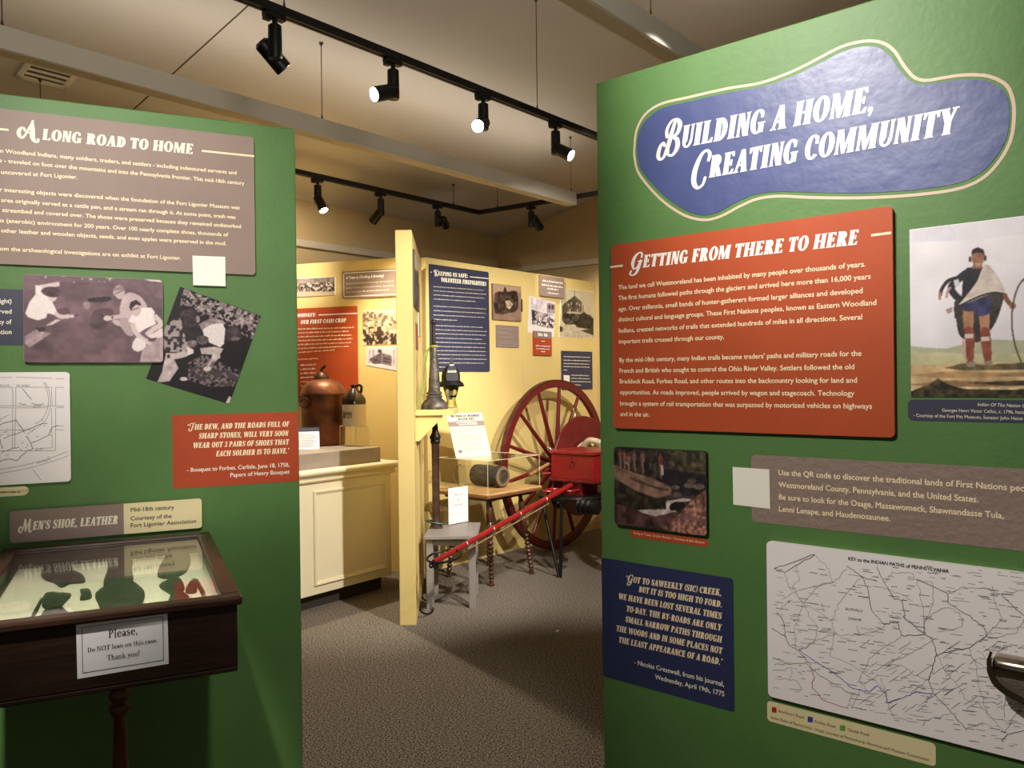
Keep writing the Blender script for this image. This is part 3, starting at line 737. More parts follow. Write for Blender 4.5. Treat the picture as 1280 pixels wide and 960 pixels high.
# standing figure print
z = (1120, 260, 3.8375)
B = Board(PR, 'art_print', 'tall colour print of a standing figure in a pale wrap holding a bow', 'picture', M_paper, 0.0015, edges=[(1138, 400), (1338, 400), (1136.2, 287.2), (1139.4, 496.3)], part='sheet')
p = Pic(B, 250, (232, 226, 232), 5).frame(*z)
p.poly([(0, 0), (900, 0), (900, 90), (400, 150), (0, 170)], (206, 202, 214), tex=0.06, cells=6, alpha=.7); p.poly([(250, 40), (900, 20), (900, 330), (500, 260), (300, 160)], (229, 223, 228), tex=0.04, cells=6, alpha=.6)
p.mottle(0.04, 6)
p.poly([(0, 655), (120, 668), (240, 675), (340, 650), (450, 630), (560, 634), (900, 640), (900, 760), (0, 760)], (178, 178, 150), tex=0.07, cells=9)
p.poly([(0, 700), (200, 692), (400, 700), (900, 690), (900, 760), (0, 760)], (196, 192, 152), tex=0.06, cells=9)
p.poly([(0, 750), (180, 752), (330, 742), (560, 742), (900, 748), (900, 920), (0, 920)], (206, 176, 132), tex=0.14, cells=10)
for y, c, a in ((790, (150, 112, 74), .6), (835, (120, 90, 60), .7), (862, (226, 200, 160), .7)):
    p.poly([(60, y + 12), (260, y - 8), (520, y + 2), (900, y - 12), (900, y + 14), (430, y + 20), (200, y + 26)], c, tex=.3, cells=14, alpha=a)
p.poly([(230, 768), (320, 745), (420, 752), (620, 742), (900, 748), (900, 770), (500, 776), (330, 780)], (92, 82, 56), tex=.3, cells=20, alpha=.85)
p.poly([(60, 910), (70, 880), (150, 850), (200, 818), (260, 850), (330, 868), (520, 872), (900, 862), (900, 915), (60, 915)], (66, 58, 40), tex=0.5, cells=26)
p.poly([(330, 838), (640, 826), (900, 832), (900, 850), (520, 852)], (74, 58, 40), tex=.4, cells=18)
# dark cloak, legs, body, wrap, head
p.poly([(300, 450), (290, 520), (298, 590), (320, 625), (390, 645), (430, 615), (480, 545), (512, 450), (520, 400), (420, 400)], (62, 54, 52), 3, tex=.25, cells=18)
p.poly([(322, 480), (372, 485), (370, 580), (375, 640), (372, 740), (338, 745), (334, 640), (326, 570)], (176, 130, 98), 2, tex=.1); p.poly([(398, 490), (446, 490), (448, 570), (455, 650), (456, 738), (426, 740), (410, 640), (404, 570)], (176, 130, 98), 2, tex=.1)
p.poly([(330, 575), (370, 575), (376, 640), (372, 742), (342, 745), (334, 650)], (142, 76, 60), 2, tex=.12); p.poly([(408, 578), (446, 578), (457, 650), (457, 738), (428, 742), (408, 650)], (142, 76, 60), 2, tex=.12)
for (x, y) in ((350, 612), (428, 625)): p.poly([(x - 20, y - 6), (x + 20, y - 8), (x + 22, y + 14), (x - 20, y + 14)], (212, 198, 190))
p.poly([(320, 620), (330, 650), (326, 690), (345, 735), (335, 735), (316, 690)], (214, 160, 140))
p.poly([(340, 745), (375, 735), (382, 758), (342, 762)], (150, 136, 122), 2); p.poly([(424, 738), (458, 732), (462, 748), (426, 750)], (150, 136, 122), 2)
p.poly([(318, 455), (450, 430), (456, 500), (400, 520), (372, 496), (322, 492)], (58, 58, 92), 2, tex=.25)
p.poly([(330, 300), (360, 285), (420, 290), (410, 360), (350, 420), (320, 440), (318, 380)], (40, 38, 48), 2, tex=.15)
p.stroke([(340, 310), (290, 350), (265, 385), (290, 425), (320, 445)], 34, (42, 40, 50)); p.poly([(276, 345), (300, 340), (308, 372), (282, 378)], (206, 206, 214))
p.stroke([(288, 335), (250, 350), (222, 385), (212, 420)], 16, (50, 42, 44)); p.poly([(204, 410), (218, 400), (216, 442), (204, 440)], (176, 120, 110), 1); p.stroke([(262, 380), (248, 400), (242, 432)], 12, (190, 150, 140))
p.poly([(238, 488), (272, 474), (268, 500), (248, 508)], (170, 140, 138), 1)
p.poly([(280, 450), (304, 446), (300, 520), (282, 528)], (58, 54, 52), 2)
p.poly([(424, 268), (470, 300), (510, 365), (524, 412), (470, 408), (400, 432), (300, 472), (330, 430), (390, 350)], (206, 192, 182), 2, tex=.09, cells=24)
p.stroke([(302, 470), (400, 424), (470, 406), (526, 414)], 8, (48, 42, 42)); p.stroke([(302, 462), (398, 416), (466, 399), (524, 406)], 4, (226, 216, 206))
p.stroke([(520, 412), (535, 445), (556, 468)], 22, (128, 84, 66)); p.ell(560, 470, 16, 16, (150, 102, 80))
p.poly([(372, 262), (412, 262), (416, 292), (366, 292)], (136, 92, 74)); p.ell(393, 236, 30, 44, (140, 96, 76), tex=.15, cells=40)
p.poly([(362, 225), (366, 200), (392, 188), (420, 200), (426, 228), (410, 214), (380, 214)], (34, 28, 28), 1); p.ell(356, 246, 7, 14, (70, 50, 44)); p.ell(428, 240, 7, 14, (70, 50, 44))
p.poly([(376, 262), (412, 262), (404, 282), (384, 282)], (176, 140, 116), 1)
p.stroke([(640, 320), (590, 370), (562, 460), (556, 560), (572, 660), (602, 742)], 7, (82, 62, 52))
p.blur().grain(.02).build()
B = Board(PR, 'caption_strip', 'dusty blue caption strip below the standing-figure print', 'caption', M_navy_w, 0.001, edges=[(1135, 510), (1338, 510), (1150, 499.5), (1150, 526)], radius=0.012)
z = Z(1100, 250, 3.0968)
B.text('body_text', 'Indian Of The Nation O', z(378, 797), z(566, 803), 4.0, I_ivory, slant=0.2)
B.text('body_text', 'Georges Henri Victor Collot, c. 1796, hand', z(240, 819), z(560, 828), 4.0, I_ivory)
B.text('body_text', '- Courtesy of the Fort Pitt Museum, Senator John Heinz H', z(130, 839), z(572, 853), 4.0, I_ivory); B.done()

# river painting
B = Board(PR, 'art_print', 'dark print of a rocky stream with small figures on a sloping rock', 'picture', mat('dark_mount', srgb(40, 34, 32), .6), 0.014, edges=[(768, 610), (883.2, 610), (800, 560), (800, 659.8)], radius=0.012, part='mount')
p = Pic(B, 190, (52, 44, 40), 9).frame(760, 550, 6.857)
p.mottle(.5, 18).mottle(.3, 40)
p.poly([(520, 60), (850, 90), (850, 330), (700, 320), (520, 200)], (72, 66, 48), tex=.5, cells=22)
p.poly([(430, 240), (850, 300), (850, 470), (560, 480), (400, 380)], (40, 36, 38), tex=.4, cells=22)
p.poly([(40, 205), (200, 270), (360, 320), (540, 400), (545, 470), (420, 500), (250, 440), (130, 370), (40, 320)], (128, 98, 82), tex=.22, cells=18)
p.stroke([(190, 320), (300, 370), (420, 410), (520, 430)], 14, (62, 48, 42)); p.stroke([(60, 230), (240, 320), (330, 380)], 8, (96, 74, 62))
p.poly([(40, 320), (130, 370), (250, 440), (420, 500), (520, 480), (500, 560), (300, 600), (160, 600), (40, 560)], (46, 40, 30), tex=.5, cells=26)
p.poly([(40, 540), (260, 600), (600, 610), (620, 680), (460, 760), (40, 720)], (74, 50, 48), tex=.45, cells=18)
p.poly([(250, 600), (360, 595), (500, 595), (600, 606), (480, 640), (400, 655), (300, 625)], (186, 168, 160), tex=.25, cells=24)
p.poly([(500, 520), (560, 515), (640, 500), (720, 510), (700, 525), (560, 535), (530, 600), (495, 600)], (200, 186, 182), tex=.2, cells=24)
p.poly([(530, 560), (580, 530), (640, 535), (670, 570), (620, 600), (540, 600)], (34, 32, 32), 2, tex=.3)
for x, y, r in ((580, 405, 36), (700, 390, 50), (780, 400, 50), (720, 350, 40), (590, 470, 45)): p.ell(x, y, r, r * .5, (96, 82, 76), tex=.3, cells=30)
p.poly([(450, 750), (560, 690), (640, 600), (740, 500), (850, 420), (850, 840), (640, 800)], (140, 96, 80), tex=.5, cells=34)
for i in range(46):
    x = 560 + p.rng.rand() * 280; y = 560 + p.rng.rand() * 250
    if y > 1180 - x * 0.85: p.ell(x, y, 6 + 12 * p.rng.rand(), 4 + 10 * p.rng.rand(), [(196, 158, 120), (120, 96, 118), (176, 116, 84), (92, 84, 100)][i % 4])
for x, y, h, c in ((105, 90, 110, (120, 70, 58)), (140, 95, 110, (132, 74, 60)), (175, 120, 130, (136, 92, 76)), (225, 100, 130, (108, 88, 84)), (295, 105, 150, (112, 86, 80)), (450, 125, 170, (132, 70, 58))):
    p.ell(x, y, 11, 14, (96, 66, 56)); p.poly([(x - 18, y + 14), (x + 18, y + 14), (x + 20, y + h * .55), (x - 14, y + h * .55)], c, 1, tex=.25, cells=40)
    p.stroke([(x, y + h * .5), (x + 4, y + h * .8), (x + 8, y + h + 40)], 12, (150, 112, 92)); p.stroke([(x - 10, y + h * .5), (x - 10, y + h * .8), (x - 12, y + h + 25)], 10, (84, 62, 54))
p.stroke([(462, 215), (468, 260), (466, 300)], 20, (196, 170, 164)); p.stroke([(150, 190), (185, 220)], 10, (190, 150, 130))
p.blur().grain(.06).build()
B = Board(PR, 'caption_strip', 'narrow rust caption strip under the dark stream print', 'caption', M_orange_dk, 0.001, edges=[(787.2, 666), (885, 680), (836, 668), (836, 677.6)], radius=0.01)
z = Z(760, 550, 6.857)
B.text('body_text', 'Going to Treaty, by John Buxton - Courtesy of John Buxton', z(218, 803), z(826, 889), 2.7, I_cream); B.done()

# navy quotation
z = Z(740, 680, 4.3636)
B = Board(PR, 'quote_sheet', 'navy quotation sheet about a creek too high to ford, lower left of the right partition', 'sign', M_navy, 0.001, edges=[(752.5, 760), (917.3, 800), (754, 697.3), (757.2, 846.1)], radius=0.008)
for t, a, b, sw in (('"GOT TO SAWEEKLY (SIC) CREEK,', (188, 205), (705, 283), (1,)), ('BUT IT IS TOO HIGH TO FORD.', (255, 262), (708, 347), ()), ('WE HAVE BEEN LOST SEVERAL TIMES', (147, 300), (710, 411), ()),
    ('TO-DAY. THE BY-ROADS ARE ONLY', (190, 368), (711, 475), ()), ('SMALL NARROW PATHS THROUGH', (183, 425), (713, 540), ()), ('THE WOODS AND IN SOME PLACES NOT', (135, 475), (715, 602), ()), ('THE LEAST APPEARANCE OF A ROAD."', (148, 538), (715, 663), ())):
    B.display('quotation', t, z(*a), z(*b), 7.6, I_cream, swash=sw, shear=0.2)
B.text('attribution', '- Nicolas Cresswell, from his journal,', z(232, 655), z(720, 777), 5.6, I_ivory, bold=.025)
B.text('attribution', 'Wednesday, April 19th, 1775', z(345, 735), z(722, 831), 5.6, I_ivory, bold=.025); B.done()

# taupe sheet and the white sticker over its left end
z = Z(900, 550, 3.3684)
B = Board(PR, 'text_sheet', 'wide taupe sheet about traditional lands above the map of paths', 'sign', M_taupe_v, 0.001, edges=[(939.3, 610), (1348, 630), (941.6, 568.4), (944.5, 652.4)], radius=0.012)
for t, a, b in (('Use the QR code to discover the traditional lands of First Nations peoples', (247, 147), (1356, 221)), ('Westmoreland County, Pennsylvania, and the United States.', (248, 198), (1088, 262)),
    ('Be sure to look for the Osage, Massawomeck, Shawnandasse Tula,', (249, 250), (1195, 331)), ('Lenni Lenape, and Haudenosaunee.', (249, 300), (717, 342))):
    B.text('body_text', t, z(*a), z(*b), 6.6, I_cream, bold=.035)
B.done()
Board(PR, 'sticker', 'blank white square sticker over the left end of the wide taupe sheet', 'sticker', M_sticker, 0.001, quad=[(915.7, 583.6), (961.5, 586.8), (962.6, 636.1), (916.6, 630.8)], whole=True, base=0.0011)

# map of paths
z = Z(940, 660, 3.2)
B = Board(PR, 'map_board', 'large white map board of old paths on the lower right partition', 'map', M_paper, 0.014, edges=[(959, 770), (1348, 800), (958.8, 676.3), (963.4, 870.9)], radius=0.012)
rnd = random.Random(12)
def wig(pts, amp=5, n=6):
    out = []
    for i in range(len(pts) - 1):
        for k in range(n):
            t = k / n; out.append((pts[i][0] + (pts[i + 1][0] - pts[i][0]) * t + rnd.uniform(-amp, amp) * (k > 0), pts[i][1] + (pts[i + 1][1] - pts[i][1]) * t + rnd.uniform(-amp, amp) * (k > 0)))
    return out + [pts[-1]]
def mline(pts, th=0.0009, m=I_grey, amp=4): B.line('map_lines', [z(*p) for p in wig(pts, amp)], th, m)
heavy = [[(88, 163), (168, 135), (250, 105)], [(88, 163), (130, 178), (250, 107)], [(440, 190), (465, 250), (480, 330), (530, 385), (580, 375), (600, 430), (690, 425)], [(600, 290), (612, 345), (605, 355), (690, 425)], [(690, 425), (720, 440), (738, 500), (722, 565), (705, 610), (725, 660), (800, 740), (860, 810)], [(738, 510), (800, 490), (870, 480), (940, 430)],
         [(660, 205), (780, 260), (785, 300), (860, 345), (930, 400), (940, 435)], [(80, 400), (135, 435), (150, 470), (185, 490)], [(100, 335), (125, 370), (135, 435)], [(1000, 850), (1020, 825), (1090, 810), (1200, 760)], [(500, 155), (530, 220), (570, 285), (620, 290)], [(1000, 265), (1040, 310), (1090, 350), (1150, 420)], [(380, 150), (420, 180), (440, 195), (500, 215)]]
for l in heavy: mline(l, 0.0014, I_black, 3)
light = [[(130, 178), (145, 230), (205, 300), (260, 330), (320, 370), (330, 430), (310, 510)], [(168, 135), (190, 200), (160, 240), (205, 300)], [(205, 300), (280, 220), (330, 215), (380, 165)], [(205, 300), (225, 350), (265, 400), (250, 460), (185, 490)], [(320, 370), (350, 300), (440, 195)], [(250, 105), (300, 160), (320, 215)], [(120, 285), (180, 250), (330, 215)], [(185, 490), (250, 450), (330, 425), (400, 430), (490, 415), (540, 385)], [(490, 415), (430, 400)], [(110, 330), (150, 290), (205, 300)],
         [(530, 220), (560, 175), (640, 180), (660, 210), (720, 215)], [(660, 210), (680, 300), (690, 420)], [(720, 215), (725, 300), (690, 380), (690, 425)], [(690, 370), (760, 320), (800, 320)], [(780, 265), (850, 235), (940, 240), (1000, 265), (1090, 250)], [(960, 230), (970, 290), (1000, 360), (940, 430)], [(800, 320), (840, 360), (840, 395), (740, 415)], [(600, 430), (540, 470), (470, 520), (430, 610), (460, 650)], [(540, 570), (600, 550), (640, 580), (700, 610)], [(515, 600), (545, 700), (600, 680)], [(460, 590), (540, 540), (640, 500), (738, 440)], [(310, 510), (360, 530), (420, 560), (480, 600), (540, 660)],
         [(738, 510), (780, 580), (830, 640), (860, 690), (980, 700)], [(700, 640), (780, 650), (860, 620)], [(870, 480), (900, 560), (910, 640), (940, 740), (1010, 820)], [(940, 500), (990, 560), (1010, 640), (1010, 760)], [(900, 490), (1000, 580), (1090, 640)], [(980, 720), (1060, 700), (1180, 690)], [(1010, 820), (1060, 740), (1120, 640)], [(900, 700), (960, 760), (1090, 790)], [(940, 600), (1040, 540), (1150, 520)], [(860, 800), (930, 780), (1010, 820)], [(800, 740), (700, 770), (680, 790)], [(540, 700), (560, 740), (620, 770)], [(400, 660), (380, 720)], [(430, 650), (400, 720)],
         [(90, 600), (180, 610), (200, 640), (170, 660)], [(100, 570), (160, 560), (150, 610)], [(180, 490), (170, 400), (200, 310)], [(280, 300), (290, 340)], [(640, 290), (560, 250), (500, 230)], [(430, 430), (420, 390)], [(690, 425), (640, 380), (610, 355)], [(1090, 360), (1060, 420), (940, 440)], [(1010, 400), (1100, 400)], [(880, 520), (940, 560), (1010, 590)], [(950, 640), (1060, 650), (1170, 640)]]
for l in light: mline(l, 0.0008, I_grey, 5)
mline([(185, 490), (230, 540), (248, 590), (240, 640), (290, 690), (385, 720)], 0.0016, I_red, 4); mline([(185, 488), (240, 525), (330, 580), (400, 640), (470, 655), (500, 632), (535, 660), (540, 700), (600, 680), (660, 655), (720, 662)], 0.0017, I_blue, 3); mline([(90, 545), (150, 545), (215, 540), (270, 590), (340, 630), (390, 660)], 0.0016, I_green, 3)
for i in range(560):
    x, y = rnd.uniform(80, 1190), rnd.uniform(150, 900)
    if y > 640 + (x - 80) * 0.27 or (330 < x < 470 and 300 < y < 400): continue
    w = rnd.uniform(8, 45); zl = 0.0012 * rnd.choice((1, 1, 1.6))
    x1 = x
    while x1 < x + w:
        dw = rnd.uniform(2, 6); B.line('place_names', [z(x1, y + (x1 - x) * .13), z(x1 + dw, y + (x1 + dw - x) * 0.13)], zl, I_grey if rnd.random() < .6 else I_black); x1 += dw + 1.3
for i in range(60):
    x, y = rnd.uniform(420, 1100), rnd.uniform(470, 760); w = rnd.uniform(20, 60)
    if y < 640 + (x - 80) * 0.2: B.line('map_lines', [z(*p) for p in wig([(x, y), (x + w, y - w * .7)], 3, 3)], 0.0009, I_grey)
B.text('map_title', 'KEY to the INDIAN PATHS of PENNSYLVANIA', z(386, 128), z(788, 180), 4.0, I_black, bold=.04)
B.text('place_words', 'BUFFALO', z(376, 328), z(444, 337), 3.0, I_black); B.text('place_words', 'SWAMP', z(385, 366), z(438, 374), 3.0, I_black); B.text('place_words', 'GREAT', z(962, 480), z(1024, 489), 3.6, I_black)
B.done()
B = Board(PR, 'caption_strip', 'cream key strip with red, blue and green squares under the map of paths', 'caption', M_cream, 0.001, edges=[(959, 890), (1169.7, 945), (1000, 886.2), (1000, 912)], radius=0.01)
for (x0, x1, y0, y1), m in (((80, 98, 716, 737), I_red), ((223, 243, 754, 776), I_blue), ((352, 373, 788, 810), I_green)): B.area('colour_squares', [z(x0, y0), z(x1, y0 + 2), z(x1, y1 + 2), z(x0, y1)], m)
for t, a, b in (("Braddock's Road", (107, 737), (207, 763)), ('Forbes Road', (252, 779), (334, 800)), ('Glades Road', (383, 811), (468, 833)), ('Indian Paths of Pennsylvania - Image courtesy of Pennsylvania Historical and Museum Commission', (77, 762), (708, 933))): B.text('body_text', t, z(*a), z(*b), 3.6, I_brown)
B.done()

# ------------------------------------------------------------------ left green partition
z = Z(0, 110, 3.282)
B = Board(PL, 'text_board', 'taupe board about a long road to home, top of the left green partition', 'sign', M_taupe, 0.012, edges=[(-190, 200), (318.2, 250), (313.75, 171.25), (304.7, 343.1)], radius=0.012)
B.display('heading', 'A LONG ROAD TO HOME', z(68, 202), z(793, 272), 14.0, I_ivory, swash=(0,), shear=0.1)
B.rule('heading', z(-150, 155), z(35, 172), 2.6, I_cream); B.rule('heading', z(828, 258), z(1043, 280), 2.4, I_cream)
for t, a, b in (('Eastern Woodland Indians, many soldiers, traders, and settlers - including indentured servants and', (-72, 258), (970, 355)), ('e - traveled on foot over the mountains and into the Pennsylvania frontier. This mid-18th century', (-4, 304), (1002, 398)), ('uncovered at Fort Ligonier.', (5, 352), (317, 373)),
    ('r interesting objects were discovered when the foundation of the Fort Ligonier Museum was', (0, 424), (983, 498)), ('area originally served as a cattle pen, and a stream ran through it. At some point, trash was', (5, 467), (966, 537)), ('streambed and covered over. The shoes were preserved because they remained undisturbed', (10, 508), (988, 575)),
    ('ss (anerobic) environment for 200 years. Over 100 nearly complete shoes, thousands of', (-4, 550), (936, 609)), ('other leather and wooden objects, seeds, and even apples were preserved in the mud.', (5, 592), (928, 645)), ('om the archaeological investigations are on exhibit at Fort Ligonier.', (0, 666), (742, 705))):
    B.text('body_text', t, z(*a), z(*b), 4.9, I_cream, bold=.035)
B.done()
Board(PL, 'sticker', 'blank white square sticker at the lower right corner of the taupe road-to-home board', 'sticker', M_sticker, 0.001, quad=[(240.5, 319.5), (281.5, 321), (282, 357.8), (241.5, 356.5)], whole=True, base=0.0121)
B = Board(PL, 'caption_strip', 'blue caption sheet at the left edge beside the three-diggers photo', 'caption', M_navy_w, 0.001, edges=[(-120, 400), (45, 400), (0, 361), (0, 431.6)])
for t, x0, y in (('(right)', -6, 379), ('preserved', -22, 392), ('Courtesy of', -26, 405), ('Association', -26, 417.5)): B.text('body_text', t, (x0, y), (14.4, y), 5.5, I_ivory, bold=.025)
B.done()
# photo of three people digging
B = Board(PL, 'photo_print', 'faded mauve photo board of three people kneeling to dig', 'picture', mat('mauve_mount', srgb(150, 128, 134), .6), 0.014, quad=[(29.1, 342.6), (203.3, 349.8), (204, 453.1), (29.4, 453)], part='mount', base=0.0021)
q = B.q
B.c = None
def round_quad(c, r, n=5):
    out = []
    for i in range(4):
        p0, p1, p2 = [Vector((*c[k % 4], 0)) for k in (i - 1, i, i + 1)]; a = p1 + (p0 - p1).normalized() * r; b = p1 + (p2 - p1).normalized() * r
        for k in range(n + 1):
            t = k / n; v = a * (1 - t) ** 2 + p1 * 2 * t * (1 - t) + b * t * t; out.append((v.x, v.y))
    return out
B.c = round_quad([(u - B.cu, zz - B.z0) for u, zz in B.q], 0.014)
bpy.data.objects.remove(B.root.children[0]); MB().prism_xz(B.c, -B.off, -0.0021).build('mount', MATS['mauve_mount'], B.root)
p = Pic(B, 260, (112, 88, 96), 3).frame(20, 335, 6.564)
p.mottle(.16, 7).mottle(.1, 22)
p.poly([(60, 40), (1210, 80), (1210, 260), (800, 130), (400, 110), (60, 200)], (126, 102, 110), tex=.12, cells=12, alpha=.6); p.poly([(1050, 92), (1210, 96), (1210, 118), (1100, 108)], (222, 210, 205))
p.specks([(60, 40), (800, 60), (800, 110), (60, 130)], (200, 180, 180), .8, 50)
p.poly([(600, 250), (760, 235), (780, 260), (700, 285), (600, 275)], (58, 42, 50), 2, tex=.3); p.poly([(548, 285), (590, 275), (612, 300), (596, 345), (560, 330)], (160, 134, 138), 1)
p.poly([(640, 350), (760, 330), (800, 380), (700, 520), (600, 470)], (86, 64, 72), 2, tex=.25, alpha=.7); p.poly([(330, 340), (420, 330), (440, 400), (340, 400)], (82, 62, 70), 2, alpha=.6)
p.poly([(70, 560), (160, 505), (290, 535), (110, 655), (70, 620)], (160, 138, 142), tex=.2, cells=24); p.poly([(1015, 770), (1040, 650), (1140, 590), (1210, 560), (1210, 770)], (176, 156, 158), tex=.1)
skin = (214, 194, 192); shirt = (240, 226, 224)
p.poly([(70, 380), (75, 440), (130, 485), (240, 480), (300, 440), (300, 380), (200, 360)], (104, 82, 90), 2); p.poly([(240, 475), (330, 420), (370, 425), (300, 465)], skin, 1); p.poly([(160, 490), (245, 485), (240, 520), (190, 525)], (70, 54, 60), 1)
p.poly([(75, 370), (110, 280), (160, 215), (250, 220), (300, 280), (345, 375), (310, 385), (260, 370), (245, 410), (180, 430), (100, 405)], shirt, 1)
p.stroke([(185, 225), (185, 165), (250, 150), (310, 138), (355, 130)], 38, skin); p.poly([(160, 140), (215, 150), (225, 230), (160, 215)], shirt, 1); p.ell(335, 133, 26, 14, skin)
p.ell(300, 240, 36, 36, skin); p.poly([(205, 190), (240, 160), (320, 155), (358, 190), (345, 235), (300, 238), (250, 230)], (76, 54, 62), 2, tex=.2)
p.stroke([(320, 370), (370, 400), (440, 395)], 34, skin); p.ell(458, 395, 24, 14, skin); p.stroke([(475, 395), (510, 380)], 7, (70, 54, 60))
p.poly([(870, 250), (930, 200), (1010, 225), (1060, 280), (1075, 340), (1000, 460), (900, 420), (850, 380)], (196, 174, 178), 2, tex=.05); p.poly([(840, 430), (900, 400), (950, 470), (965, 550), (920, 555), (870, 500)], (178, 156, 160), 2)
p.stroke([(900, 380), (840, 400), (770, 410)], 36, (200, 178, 180)); p.ell(750, 412, 34, 22, skin); p.stroke([(720, 405), (685, 378)], 8, (60, 46, 52)); p.stroke([(785, 405), (795, 405)], 20, (70, 56, 60)); p.poly([(780, 430), (840, 425), (860, 480), (820, 470)], (196, 176, 178), 1)
p.ell(845, 200, 48, 58, (196, 172, 172)); p.poly([(798, 190), (812, 160), (860, 148), (890, 168), (900, 205), (870, 180), (830, 185)], (146, 122, 128), 1); p.stroke([(806, 215), (840, 200), (880, 182)], 5, (60, 44, 50)); p.poly([(800, 215), (830, 250), (860, 262), (835, 262), (805, 235)], (90, 68, 74), 1)
p.poly([(920, 440), (960, 370), (1040, 325), (1110, 325), (1140, 360), (1130, 400), (1150, 460), (1060, 500), (1000, 540), (980, 470)], shirt, 1); p.stroke([(955, 455), (985, 530), (1050, 590), (1110, 615)], 40, skin); p.stroke([(1135, 390), (1190, 460), (1130, 500), (1070, 550)], 42, skin)
p.poly([(950, 650), (985, 570), (1060, 600), (1060, 650), (1000, 688)], (232, 218, 216), 2); p.poly([(1080, 560), (1200, 490), (1210, 560), (1130, 590)], (226, 210, 208), 1); p.poly([(1090, 580), (1160, 570), (1130, 605), (1080, 600)], (96, 76, 84), 1)
p.ell(985, 340, 42, 58, (206, 184, 182)); p.poly([(930, 320), (940, 280), (985, 262), (1020, 285), (1028, 310), (985, 300), (950, 330), (960, 350), (940, 350)], (52, 38, 44), 1); p.stroke([(950, 345), (1010, 325)], 14, (150, 124, 128))
p.blur().grain(.05).build()
# tilted dark photo
B = Board(PL, 'photo_print', 'tilted high-contrast black and white photo of two people crouching', 'picture', mat('dark_photo_paper', srgb(44, 38, 40), .5), 0.002, quad=[(225, 358.3), (326.3, 394.7), (286.7, 505), (182.5, 473.3)], part='sheet')
p = Pic(B, 230, (26, 20, 24), 4).frame(175, 350, 6.0)
p.specks([(330, 60), (905, 270), (850, 460), (640, 330), (440, 260), (400, 200), (300, 190), (320, 100)], (128, 112, 114), .45, 46); p.specks([(330, 70), (900, 270), (860, 420), (640, 300), (300, 170)], (180, 164, 162), .66, 60)
p.poly([(440, 330), (520, 290), (620, 300), (640, 330), (470, 390)], (150, 134, 134), tex=.2)
p.specks([(360, 620), (480, 560), (760, 690), (700, 800), (520, 800), (360, 750)], (120, 104, 106), .42, 60); p.specks([(360, 640), (760, 690), (700, 800), (400, 760)], (70, 58, 62), .5, 40)
p.poly([(470, 370), (540, 330), (620, 325), (640, 370), (630, 480), (600, 505), (520, 470), (480, 430)], (226, 214, 212), 1); p.poly([(450, 510), (560, 500), (650, 520), (640, 560), (560, 610), (530, 600), (540, 560), (460, 555)], (190, 174, 172), 1, tex=.12); p.poly([(500, 640), (530, 600), (550, 600), (520, 650)], (180, 164, 162)); p.ell(505, 665, 30, 18, (206, 192, 190))
p.poly([(640, 400), (660, 360), (720, 345), (755, 390), (760, 440), (700, 470), (650, 450)], (66, 54, 58), 2, tex=.3); p.ell(740, 527, 30, 15, (206, 192, 188)); p.ell(715, 440, 34, 14, (110, 94, 96)); p.poly([(660, 460), (800, 450), (800, 640), (620, 640), (600, 560)], (18, 14, 18), 1)
p.poly([(175, 390), (200, 330), (280, 280), (340, 300), (400, 380), (400, 480), (330, 540), (190, 540), (170, 480)], (170, 154, 152), 1, tex=.1)
p.specks([(175, 390), (200, 330), (280, 280), (340, 300), (330, 540), (190, 540)], (48, 38, 42), .55, 40); p.poly([(330, 330), (440, 330), (465, 400), (420, 470), (340, 460)], (40, 32, 36), 1, tex=.3)
p.poly([(300, 260), (330, 225), (400, 220), (440, 260), (450, 320), (420, 350), (380, 350), (310, 310)], (54, 42, 46), 2, tex=.5, cells=50); p.ell(435, 295, 14, 26, (150, 134, 132))
p.ell(390, 478, 38, 28, (130, 114, 114), tex=.3, cells=50); p.poly([(350, 500), (400, 520), (400, 550), (350, 570)], (222, 208, 206), 1); p.stroke([(190, 570), (270, 570), (350, 550)], 46, (196, 180, 176)); p.stroke([(212, 560), (216, 585)], 22, (40, 32, 36)); p.ell(470, 450, 46, 34, (92, 78, 80), tex=.3, cells=50)
p.poly([(185, 590), (250, 585), (290, 660), (220, 760), (125, 770), (165, 690)], (186, 170, 168), 1, tex=.15); p.ell(328, 742, 30, 16, (206, 190, 188)); p.poly([(640, 925), (665, 872), (688, 880), (678, 932)], (200, 186, 184))
p.blur().grain(.08).build()
# town plan
z = Z(0, 450, 5.055)
B = Board(PL, 'map_board', 'white town plan board at the left edge of the left partition', 'map', M_paper, 0.014, edges=[(-130, 530), (87.8, 530), (84.4, 465), (84.4, 601.9)], radius=0.012)
rnd = random.Random(5)
for l in ([(-500, 112), (80, 110)], [(100, 108), (330, 116)], [(352, 118), (405, 120)], [(-500, 172), (78, 172)], [(100, 172), (325, 172)], [(352, 172), (405, 174)], [(80, 172), (82, 290)], [(100, 172), (100, 285)], [(325, 172), (330, 285)], [(352, 172), (352, 290)], [(-500, 290), (405, 290)], [(-500, 302), (300, 302)], [(352, 302), (405, 300)], [(325, 305), (330, 555)], [(352, 305), (350, 572)], [(80, 302), (80, 560)], [(100, 302), (92, 560)],
          [(-300, 450), (200, 440)], [(352, 415), (405, 417)], [(352, 440), (405, 443)], [(-400, 575), (350, 573)], [(220, 560), (330, 555)], [(-300, 740), (0, 692), (160, 662), (300, 626), (425, 578)], [(-300, 765), (0, 716), (160, 688), (320, 645), (437, 603)], [(275, 140), (300, 200), (305, 290), (270, 370), (230, 400)], [(285, 140), (312, 200), (318, 300), (280, 390), (170, 470)], [(205, 690), (260, 760)], [(0, 375), (60, 345)]):
    B.line('plan_lines', [z(*p) for p in l], 0.0012, I_grey, 3 if len(l) > 2 else 0)
